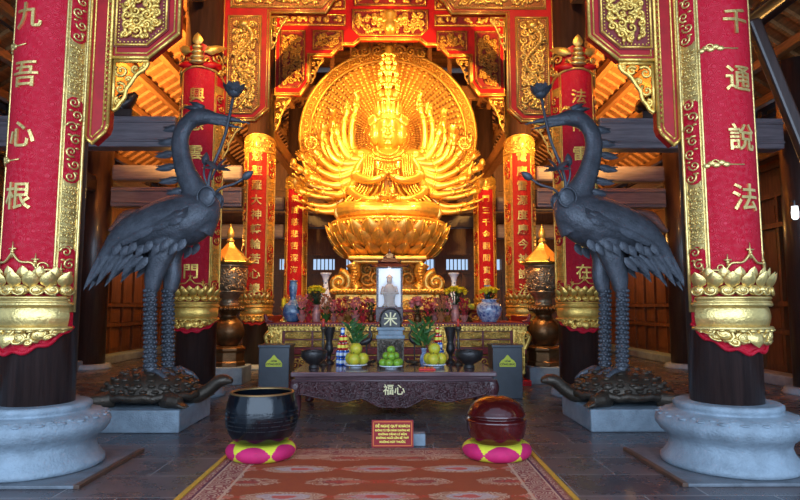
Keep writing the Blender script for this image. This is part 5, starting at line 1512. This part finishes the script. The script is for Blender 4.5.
offs = [(302, 0), (308.5, 1), (326, 2), (334, 0), (341, 1), (348, 2), (355.5, 0), (363, 1), (428, 1), (434.5, 0), (441, 2), (447, 0), (464, 1)]
lab_on = ['next to the blue gourd vase', 'just before the first chrysanthemum vase', 'just after the first chrysanthemum vase', 'above the goblet by the blue cans', 'above the tower with yellow pomelos', 'third from the small pink spray', 'second from the small pink spray', 'touching the small pink spray',
          'right beside the large peonies', 'second from the large peonies', 'third from the large peonies', 'fourth from the large peonies', 'below the stacked yellow fruit']
for k, (px, kind) in enumerate(offs):
    pos = onY(px, 11.98 + .12 * (k % 2), AZ); r = random.Random(k)
    col_n, pm = (('pink', 'petal_p'), ('red', 'petal_r'), ('dry orange', 'petal_o'))[kind]
    t = thing('wrapped_bouquet', 'wrapped %s flower bouquet standing on the altar, %s' % (col_n, lab_on[k]), 'flowers', pos, None); L = ORG[t.name]
    b = MB(); hgt = .17 + .10 * r.random(); wm = ('wrap', 'gold_dark', 'petal_o', 'wrap', 'leaf', 'petal_r')[k * 5 % 6]
    for q in range(8): a = 2 * PI * q / 8; b.petal(L + V((.02 * Cc(a), .02 * S(a), .0)), (Cc(a) * .32, S(a) * .32, 1), (Cc(a), S(a), -.3), hgt * .8, .045, .01, .04, 5, 2)
    b.lathe([(.035, 0), (.035, .05), (.03, .09)], L, 12); b.build('wrapper', wm, t)
    b = MB()
    for q in range(17):
        a = 2.4 * q; rr = .027 * math.sqrt(q) ; c = L + V((rr * Cc(a), rr * S(a), hgt + .05 + r.uniform(-.06, .22)))
        b.tube([L + V((0, 0, .05)), c], .006, 4)
        for j in range(6): a2 = j * PI / 3; b.petal(c, (Cc(a2), S(a2), .6), (0, 0, 1), .055, .022, .006, .01, 3, 2)
        b.ell(c, .022, 6, 4)
    b.build('blooms', pm, t)
    b = MB()
    for q in range(6): a = 2 * PI * q / 6 + k; b.petal(L + V((.03 * Cc(a), .03 * S(a), hgt - .02)), (Cc(a), S(a), .5), (0, 0, 1), .13, .03, .006, .02, 4, 2)
    b.build('leaves', 'leaf', t)
# gold lamp at the end and the stand of yellow fruit
t = thing('gilded_candlestick', 'gilded candle lamp beside the blue gourd vase', 'candlestick', onY(284, 12.3, AZ)); L = ORG[t.name]
b = MB(); b.lathe(catmull([(.09, 0), (.08, .03), (.03, .08), (.045, .16), (.03, .22), (.075, .30), (.06, .31)], 3), L, 18); b.build('stand', 'gold', t)
b = MB(); b.lathe([(.045, .31), (.05, .36), (.04, .46), (.005, .50)], L, 14); b.build('lamp_glass', 'petal_y', t)
pf = onY(467, 12.35, AZ)
lathe_thing('fruit_stand', 'dark footed stand carrying stacked yellow fruit on the altar', 'stand', pf, [(.11, 0), (.10, .03), (.05, .09), (.06, .16), (.16, .22), (.17, .24), (.15, .24)], 'bronze_brown', 'stand_body')
proto_fruit = {}
def fruit(key, name, label, cat, pos, r, m, group, squash=.95):
    if key in proto_fruit:
        return dup(proto_fruit[key], pos, random.uniform(0, 6), label, group)
    t = thing(name, label, cat, pos, group); L = ORG[t.name]
    b = MB(); b.grid(lambda u, v: L + V((r * S(PI * v) * Cc(2 * PI * u), r * S(PI * v) * S(2 * PI * u), squash * r * Cc(PI * v) * (1 - .10 * math.exp(-(v / .12) ** 2)) + (.10 * r * (1 - v) if m == 'fruit_y' else 0))), 18, 12); b.build('skin', m, t)
    b = MB(); b.tube([L + V((0, 0, r * .85)), L + V((.01, 0, r * 1.12))], [.012, .007], 5); b.build('stalk', 'stem', t)
    proto_fruit[key] = t; return t
random.seed(4)
def pile(key, name, cat, label, c, r, m, group, layers):
    i = 0
    for n, rr, dz in layers:
        for k in range(n):
            a = 2 * PI * k / n + dz * 3 + .3; fruit(key, name, label, cat, c + V((rr * Cc(a), rr * S(a), dz)), r, m, group)
pile('y3', 'yellow_fruit', 'fruit', 'yellow fruit in the small pyramid on the footed altar stand', pf + V((0, 0, .24 + .065)), .068, 'fruit_y', 'yellow fruit on the footed stand', ((4, .10, 0), (1, 0, .11)))

# lit glass shrine
YG = 12.25
gx = P(389.5, 290, YG).x; zg = lambda py: P(389.5, py, YG).z
t = thing('glass_shrine', 'lit glass shrine case with a pagoda roof and a small figurine inside', 'shrine', (gx, YG, AZ)); gw = .245
b = MB(); b.box(gx - gw - .03, gx + gw + .03, YG - gw - .03, YG + gw + .03, AZ, zg(308)); b.build('shrine_base', 'table_carve', t, bevel=.01)
b = MB(); z0, z1 = zg(308), zg(268)
for sx in (-1, 1):
    for sy in (-1, 1): b.box(gx + sx * gw - .016, gx + sx * gw + .016, YG + sy * gw - .016, YG + sy * gw + .016, z0, z1)
for q in (z0 + .012, z1 - .012):
    for sy in (-1, 1): b.box(gx - gw, gx + gw, YG + sy * gw - .014, YG + sy * gw + .014, q - .012, q + .012)
    for sx in (-1, 1): b.box(gx + sx * gw - .014, gx + sx * gw + .014, YG - gw, YG + gw, q - .012, q + .012)
b.build('case_frame', 'table_carve', t)
b = MB(); b.box(gx - gw + .02, gx + gw - .02, YG + gw - .035, YG + gw - .02, z0, z1); b.build('lit_back_panel', 'lit', t)
b = MB()
for q in ((gx - gw + .01, gx + gw - .01, YG - gw - .002, YG - gw + .002), (gx - gw - .002, gx - gw + .002, YG - gw, YG + gw), (gx + gw - .002, gx + gw + .002, YG - gw, YG + gw)): b.box(*q, z0 + .02, z1 - .02)
b.build('glass_pane', 'glass', t)
b = MB()
for k, (w_, pz) in enumerate(((.36, 268), (.22, 263), (.11, 258.5))):
    za = zg(pz); zb_ = zg(pz - 4.5)
    vs = [(gx + sx * w_, YG + sy * w_, za + .03 * 0) for sx, sy in ((-1, -1), (1, -1), (1, 1), (-1, 1))] + [(gx + sx * w_ * .55, YG + sy * w_ * .55, zb_) for sx, sy in ((-1, -1), (1, -1), (1, 1), (-1, 1))]
    b.add(vs, [(3, 2, 1, 0), (4, 5, 6, 7), (0, 1, 5, 4), (1, 2, 6, 5), (2, 3, 7, 6), (3, 0, 4, 7)], 0, False)
    for sx, sy in ((-1, -1), (1, -1), (1, 1), (-1, 1)): b.tube([(gx + sx * w_ * .7, YG + sy * w_ * .7, za + .03), (gx + sx * w_, YG + sy * w_, za + .01), (gx + sx * w_ * 1.08, YG + sy * w_ * 1.08, za + .06)], [.025, .02, .006], 6)
b.lathe([(.05, zg(256)), (.03, zg(254)), (.035, zg(252.5)), (.004, zg(248.5))], (gx, YG, 0), 10); b.build('pagoda_roof', 'table_carve', t)
b = MB()
b.lathe(catmull([(.15, z0 + .0), (.16, z0 + .04), (.11, z0 + .10), (.12, z0 + .22), (.14, z0 + .33), (.10, z0 + .44), (.05, z0 + .49)], 3), (gx, YG, 0), 16); b.ell((gx, YG - .01, z0 + .55), (.06, .06, .08), 12, 9)
for sx in (-1, 1): b.tube([(gx + sx * .11, YG, z0 + .42), (gx + sx * .16, YG - .05, z0 + .30), (gx + sx * .03, YG - .13, z0 + .28)], [.045, .04, .025], 8)
b.lathe([(.06, z0 + .60), (.075, z0 + .62), (.02, z0 + .68)], (gx, YG, 0), 10); b.build('figurine', 'flesh', t)

# ================================================================== ON THE OFFERING TABLE
def onT(px, Y): return V((P(px, 360, Y).x, Y, TZ))
bowlp = [(.07, 0), (.075, .03), (.06, .05), (.12, .09), (.175, .15), (.19, .21), (.18, .25), (.165, .25), (.17, .20), (.14, .13), (.05, .10), (.001, .10)]
lathe_thing('bronze_bowl', 'round dark offering bowl on the table, beside the pomelos', 'bowl', onT(314, 8.85), bowlp, 'bronze_small', 'bowl_body', 36)
lathe_thing('bronze_bowl', 'round dark offering bowl on the table, beside the three yellow fruits', 'bowl', onT(469, 8.85), [(r * 1.08, z) for r, z in bowlp], 'bronze_small', 'bowl_body', 36)
platep = [(.08, 0), (.09, .012), (.14, .03), (.165, .04), (.16, .045), (.10, .028), (.001, .024)]
pp = [onT(356, 8.95), onT(391, 8.75), onT(434.5, 8.95)]
for p_, lb in zip(pp, ('white plate under the four yellow-green pomelos', 'white plate under the pyramid of green apples', 'white plate under the three yellow fruits')):
    lathe_thing('fruit_plate', lb, 'plate', p_, platep, 'porcelain_w', 'plate_body')
pile('y1', 'pomelo', 'fruit', 'yellow-green pomelo on the plate beside the blue can tower', pp[0] + V((0, 0, .035 + .088)), .092, 'fruit_y', 'pomelos on the first plate', ((3, .10, 0), (1, 0.0, .145)))
pile('g1', 'green_apple', 'fruit', 'green apple in the pyramid on the centre plate', pp[1] + V((0, 0, .035 + .058)), .062, 'fruit_g', 'green apples on the centre plate', ((6, .118, 0), (1, 0, .02), (3, .07, .09), (1, 0, .18)))
pile('y2', 'pomelo', 'fruit', 'yellow pomelo on the plate beside the small leafy vase', pp[2] + V((0, 0, .035 + .088)), .090, 'fruit_y', 'yellow pomelos on the last plate', ((3, .10, 0), (1, .0, .145)))
t = thing('red_tray', 'small red tray of offerings in front of the yellow pomelos', 'tray', onT(427, 8.62)); L = ORG[t.name]
b = MB(); b.box(L.x - .12, L.x + .12, L.y - .06, L.y + .06, TZ, TZ + .02); b.build('tray_body', 'can_red', t, bevel=.006)
b = MB()
for q in range(4): b.box(L.x - .10 + q * .05, L.x - .06 + q * .05, L.y - .04, L.y + .04, TZ + .02, TZ + .035 + .006 * (q % 2))
b.build('packets', 'sign_orange', t, bevel=.004)
# towers of cans
can_o = {}
def can(kind, pos, label, group, rot):
    if kind in can_o:
        o = can_o[kind].copy(); COL.objects.link(o)
    else:
        b = MB(); r, h = .033, .115
        b.lathe([(.024, 0), (r, .008), (r, .03)], (0, 0, 0), 14, 0); b.lathe([(r, .03), (r, .075)], (0, 0, 0), 14, 1, cap=False); b.lathe([(r, .075), (r, h - .014)], (0, 0, 0), 14, 0, cap=False); b.lathe([(r, h - .014), (.026, h), (.024, h - .003)], (0, 0, 0), 14, 2)
        o = b.build('drink_can', [kind, 'porcelain_w' if kind == 'can_blue' else 'sign_yellow', 'can_top']); can_o[kind] = o
    o.location = pos; o.rotation_euler = (0, 0, rot); tag(o, label, 'can', group); return o
for px, Y, wh, tiers_ in ((342.5, 9.35, 'beside the pomelos', 'bbrrb'), (437.5, 9.40, 'behind the yellow fruits', 'bbbrr')):
    c = onT(px, Y)
    for lv, kd in enumerate(tiers_):
        n, rr = ((7, .07), (7, .07), (4, .049), (3, .04), (1, 0))[lv]
        for k in range(n):
            a = 2 * PI * k / max(1, n - (n == 7)) + .2; q = 0 if n == 7 and k == 6 else rr
            colr = 'blue' if kd == 'b' else 'red'
            can('can_' + colr, c + V((q * Cc(a), q * S(a), .1155 * lv)), '%s drink can in the stacked tower %s' % (colr, wh), '%s cans in the tower %s' % (colr, wh), a)
# slim vases with green sprays
for px, Y, lb in ((357, 9.55, 'slim vase of green bamboo leaves between the blue cans and the censer'), (424, 9.25, 'slim vase of green bamboo leaves next to the yellow pomelos')):
    t = thing('leaf_vase', lb, 'vase', onT(px, Y)); L = ORG[t.name]; r = random.Random(int(px))
    b = MB(); b.lathe(catmull([(.05, 0), (.065, .05), (.06, .13), (.035, .19), (.04, .23), (.055, .26), (.04, .26)], 3), L, 16); b.build('vase', 'porcelain_b', t)
    b = MB()
    for k in range(5):
        a = 1.26 * k; tip = L + V((.13 * Cc(a) - .03, .08 * S(a), .52 + .09 * r.random())); b.tube([L + V((0, 0, .2)), (L + tip) / 2 + V((0, 0, .12)), tip], .006, 5)
        for q in range(7):
            f = .45 + .08 * q; p = L.lerp(tip, f) + V((0, 0, .05)); aa = r.uniform(0, 6.28); b.petal(p, (Cc(aa), S(aa) * .6, .7), (0, -1, .5), .17, .022, .004, -.02, 5, 2)
    b.build('leaves', 'leaf', t)
# bronze goblets, candlesticks and small cranes
gob = [(.075, 0), (.07, .03), (.03, .07), (.035, .12), (.065, .17), (.06, .24), (.045, .28), (.065, .36), (.085, .44), (.09, .47), (.07, .47)]
cst = [(.07, 0), (.065, .03), (.022, .08), (.03, .16), (.018, .2), (.028, .32), (.016, .36), (.024, .48), (.05, .53), (.04, .55)]
for px, Y, lb in ((329, 9.55, 'bronze goblet urn by the dark bowl next to the pomelos'), (450.5, 9.55, 'bronze goblet urn by the dark bowl next to the leafy vase')):
    lathe_thing('bronze_goblet', lb, 'goblet', onT(px, Y), [(r * 1.05, z * 1.2) for r, z in gob], 'bronze_small', 'goblet_body')
for px, Y, lb in ((323, 9.3, 'slender bronze candlestick rising behind the bowl beside the pomelos'), (458.5, 9.3, 'slender bronze candlestick rising behind the bowl beside the yellow fruits')):
    t = lathe_thing('bronze_candlestick', lb, 'candlestick', onT(px, Y), [(r, z * 1.05) for r, z in cst], 'bronze_turtle', 'stand')
    b = MB(); L = ORG[t.name]; b.lathe([(.02, .57), (.02, .70), (.003, .705)], L, 10); b.build('candle', 'candle', t)
def mini_crane(px, Y, rz, label):
    pos = onT(px, Y); t = thing('crane_figure', label, 'figurine', pos); L = ORG[t.name]; b = MB()
    b.loft([(-.11, .30, .02, .02), (-.05, .33, .045, .045), (.02, .36, .05, .05), (.07, .40, .03, .03)], 12)
    b.loft([(.05, .38, .03, .03), (.08, .45, .018, .018), (.05, .52, .014, .014), (.06, .58, .015, .015), (.09, .59, .014, .014), (.16, .575, .003, .003)], 10)
    for yy in (-.02, .02): b.loft([(0, .34, .02, .02, yy), (0, .25, .012, .012, yy), (.0, .06, .010, .010, yy)], 8)
    Mr = Matrix.Translation(L) @ Matrix.Rotation(rz, 4, 'Z'); b.xf(0, Mr); b.build('body', 'bronze_small', t)
    b = MB(); b.ell((0, 0, .035), (.10, .075, .035), 14, 8); b.tube([(.08, 0, .03), (.14, 0, .05)], [.03, .018], 8); b.xf(0, Mr); b.build('turtle', 'bronze_turtle', t)
mini_crane(366.5, 9.5, 0, 'small bronze crane figure on the table, on the pomelo side of the censer')
mini_crane(414.5, 9.5, PI, 'small bronze crane figure on the table, on the leafy vase side of the censer')
# square censer
YC = 9.45
t = thing('square_censer', 'square dark bronze censer with an ivory character behind the green apples', 'incense burner', onT(390.5, YC)); L = ORG[t.name]
b = MB(); x, y_ = L.x, L.y
b.box(x - .205, x + .205, y_ - .16, y_ + .16, TZ + .06, TZ + .40)
for sx in (-1, 1):
    for sy in (-1, 1): b.tube([(x + sx * .17, y_ + sy * .13, TZ), (x + sx * .175, y_ + sy * .13, TZ + .08)], [.03, .04], 8)
scroll_fill(b, [(x - .19, TZ + .09), (x + .19, TZ + .09), (x + .19, TZ + .38), (x - .19, TZ + .38)], y_ - .16, .09, .012, random.Random(2), 0, 3); b.build('censer_body', 'bronze_turtle', t, bevel=0)
b = MB(); b.box(x - .22, x + .22, y_ - .18, y_ + .18, TZ + .40, TZ + .455); b.box(x - .19, x + .19, y_ - .15, y_ + .15, TZ + .455, TZ + .53); b.box(x - .215, x + .215, y_ - .17, y_ + .17, TZ + .53, TZ + .575); b.build('stepped_lid', 'stone', t, bevel=.01)
b = MB(); pl = [(x - .16, TZ + .575)] + [(x + .16 * Cc(PI - PI * k / 16), TZ + .70 + .16 * S(PI * k / 16)) for k in range(17)] + [(x + .16, TZ + .575)]
b.prism(pl, y_ - .03, y_ + .03); mould(b, pl, y_ - .03, .016, 0, False); b.build('arched_plate', 'bronze_small', t)
vs, fs = glyph('米', .22, .014, 0); b = MB(); b.add([(x + a, y_ - .03 - q, TZ + .70 + c) for a, q, c in vs], fs, 0, False); b.build('ivory_character', 'ivory', t)

# ================================================================== DONATION BOXES, BRONZE URNS
for px0, px1, Y, lb in ((257.5, 290, 10.15, 'dark grey donation box with green sticker, behind the black bell bowl'), (492, 523.5, 10.1, 'dark grey donation box with green sticker, behind the wooden fish')):
    xa, xb_ = P(px0, 360, Y).x, P(px1, 360, Y).x; xm = (xa + xb_) / 2; h = .885
    t = thing('donation_box', lb, 'box', (xm, Y + .25, 0))
    b = MB(); b.box(xa + .015, xb_ - .015, Y + .015, Y + .52, 0, h - .04); b.build('box_body', 'box_black', t, bevel=.012)
    b = MB(); b.box(xa, xb_, Y, Y + .535, h - .04, h); b.box(xm - .12, xm + .12, Y + .2, Y + .23, h, h + .004); b.build('box_lid', 'box_black', t, bevel=.008)
    b = MB(); zc = .60; s_ = .135
    pl = [(xm - s_, zc - .075), (xm + s_, zc - .075), (xm + s_ * 1.02, zc - .02), (xm + s_ * .8, zc + .025), (xm + s_ * .42, zc + .06), (xm + .02, zc + .105), (xm, zc + .125), (xm - .02, zc + .105), (xm - s_ * .42, zc + .06), (xm - s_ * .8, zc + .025), (xm - s_ * 1.02, zc - .02)]
    b.prism(pl, Y + .011, Y + .016); sk = b.build('sticker', 'label_green', t)
    b = MB()
    for tx, sz, dz in (('HÒM', .042, .022), ('CÔNG ĐỨC', .046, -.028)):
        vs, fs = glyph(tx, sz, .003, 0); b.add([(xm + x, Y + .0105 - q, zc + dz + z) for x, q, z in vs], fs, 0, False)
    b.build('lettering', 'ink', t)
def urn(x, label):
    Y = 12.35; t = thing('bronze_urn', label, 'urn', (x, Y, .34)); L = ORG[t.name]; k = Y / 600
    zf = lambda py: P(x, py, Y).z
    zf = lambda py: P(393 + (x - .084) / k, py, Y).z
    b = MB(); n = 8
    b.lathe([(.36, .34), (.36, .42), (.33, .44), (.33, .62), (.36, .65), (.36, .70), (.29, .74)], (x, Y, 0), n, 0, False); b.build('octagonal_foot', 'bronze_brown', t, bevel=.01)
    b = MB(); b.lathe(catmull([(.20, .74), (.24, .80), (.30, .92), (.32, 1.05), (.27, 1.20), (.18, 1.30), (.16, 1.36), (.22, 1.42), (.28, 1.46), (.29, 1.50), (.20, 1.55)], 4), (x, Y, 0), 36)
    for q in range(20): a = 2 * PI * q / 20; b.ell((x + .28 * S(a), Y - .28 * Cc(a), 1.48), (.04, .04, .05), 6, 5)
    b.build('bulb', 'bronze_brown', t)
    b = MB(); b.lathe(catmull([(.20, 1.55), (.17, 1.66), (.24, 1.76), (.28, 1.82)], 3), (x, Y, 0), 32); b.lathe([(.26, 1.82), (.31, 1.95), (.355, 2.15), (.35, 2.35)], (x, Y, 0), 24)
    mk = b.mark(); scroll_fill(b, [(-.88, 1.84), (.88, 1.84), (.88, 2.34), (-.88, 2.34)], 0, .15, .020, random.Random(1), 0, 3)
    for i in range(mk, len(b.v)): p = b.v[i]; b.v[i] = V((p.x, -p.y, p.z))
    
    for i in range(mk, len(b.v)): p = b.v[i]; b.v[i] = V((p.x * 1.12, p.y - .04 + .055 * min(1, max(0, (p.z - 1.82) / .33)), p.z))
    b.bend(mk, .32, (x, Y))
    for z_, r_ in ((1.83, .27), (2.35, .34)): b.lathe([(r_, z_ - .03), (r_ + .04, z_), (r_, z_ + .03)], (x, Y, 0), 32)
    b.build('fretted_drum', 'bronze_pale', t)
    b = MB()
    b.lathe(catmull([(.34, 2.38), (.47, 2.42), (.43, 2.47), (.28, 2.60), (.15, 2.72), (.09, 2.80), (.07, 2.84)], 4), (x, Y, 0), 6, 0, False)
    for q in range(6): a = 2 * PI * q / 6; b.tube([(x + .40 * S(a), Y - .40 * Cc(a), 2.46), (x + .49 * S(a), Y - .49 * Cc(a), 2.45), (x + .55 * S(a), Y - .55 * Cc(a), 2.53)], [.03, .025, .006], 6)
    b.build('roof', 'gold', t)
    b = MB(); b.lathe(catmull([(.06, 2.84), (.085, 2.88), (.05, 2.93), (.075, 3.0), (.06, 3.08), (.02, 3.16), (.003, 3.24)], 3), (x, Y, 0), 16); b.build('finial', 'gold', t)
    return t
for sx, px in ((-1, 229), (1, 543.5)):
    x = P(px, 300, 12.35).x
    urn(x, 'tall bronze incense urn with a gold roof, on the %s' % side[sx])
    b = MB(); b.box(x - .40, x + .40, 12.35 - .40, 12.35 + .40, 0, .34); o = b.build('stone_block', 'stone', None, bevel=.02); tag(o, 'square stone block under the bronze urn, on the %s' % side[sx], 'plinth')
# ================================================================== LIGHT
w = bpy.data.worlds.new('World'); scn.world = w; w.use_nodes = True
bg = w.node_tree.nodes['Background']
bg.inputs['Color'].default_value = (0.50, 0.70, 1.0, 1); bg.inputs['Strength'].default_value = 0.9
def area(name, loc, target, sx, sy, power, col, spread=PI):
    d = bpy.data.lights.new(name, 'AREA'); d.shape = 'RECTANGLE'; d.size = sx; d.size_y = sy; d.energy = power; d.color = col; d.spread = spread
    o = bpy.data.objects.new(name, d); COL.objects.link(o); o.location = loc
    o.rotation_euler = (V(target) - V(loc)).to_track_quat('-Z', 'Y').to_euler(); return o
def spot(name, loc, target, power, col, ang, blend=.5, r=.12):
    d = bpy.data.lights.new(name, 'SPOT'); d.energy = power; d.color = col; d.spot_size = math.radians(ang); d.spot_blend = blend; d.shadow_soft_size = r
    o = bpy.data.objects.new(name, d); COL.objects.link(o); o.location = loc
    o.rotation_euler = (V(target) - V(loc)).to_track_quat('-Z', 'Y').to_euler(); return o
def point(name, loc, power, col, r=.15):
    d = bpy.data.lights.new(name, 'POINT'); d.energy = power; d.color = col; d.shadow_soft_size = r
    o = bpy.data.objects.new(name, d); COL.objects.link(o); o.location = loc; return o
WARM = (1.0, 0.50, 0.12); DAY = (0.60, 0.78, 1.0)
area('entrance_daylight', (0, -1.8, 3.2), (0, 8, 2.0), 14, 6, 1050, DAY)
for sx in (-1, 1):
    spot('statue_flood', (2.4 * sx, 12.4, 7.0), (0.3 * sx, 18.0, 4.8), 2300, WARM, 62)
    spot('halo_flood', (1.9 * sx, 15.75, 9.0), (0.5 * sx, 18.9, 6.4), 560, WARM, 110)
    spot('portal_flood', (1.6 * sx, 7.0, 7.6), (1.9 * sx, 11, 6.9), 900 if sx < 0 else 620, WARM, 80)
    spot('roof_uplight', (5.5 * sx, 11.2, 5.05), (5.0 * sx, 14.2, 8.4), 6000, WARM, 112)
    point('wall_washer', (6.4 * sx, 18.5, 3.6), 130, WARM)
    spot('column_flood', (1.5 * sx, 12.6, 7.4), (3.1 * sx, 15.2, 3.6), 700, WARM, 50)
    spot('urn_fill', (1.6 * sx, 11.0, 5.2), (3.2 * sx, 12.4, 2.2), 750, (1, .6, .22), 40)  # added fill without a fixture, brightens the dark urns
spot('back_wash', (0, 20.6, 10.5), (0, 25.5, 6.5), 900, WARM, 120)  # added fill, warms the back wall in the black gap round the halo
spot('back_timber_fill', (0, 19.9, 4.0), (0, 22, 9), 1500, WARM, 120)  # added fill behind the halo, aimed up at the rear timbers
point('shrine_bulb', (P(389.5, 290, 12.25).x, 12.1, P(389.5, 271, 12.25).z), 2.5, (.85, .92, 1.0), .03)
spot('altar_lamp', (0, 11.0, 6.6), (0, 13.2, 1.3), 900, (1, .66, .3), 60)
scn.view_settings.view_transform = 'Standard'
scn.view_settings.look = 'None'
scn.view_settings.gamma = 1.0
scn.view_settings.use_curve_mapping = False
scn.view_settings.exposure = 0.12
scn.cycles.max_bounces = 6; scn.cycles.diffuse_bounces = 3; scn.cycles.glossy_bounces = 3
scn.cycles.transparent_max_bounces = 8
scn.cycles.sample_clamp_indirect = 4.0
scn.cycles.use_denoising = True
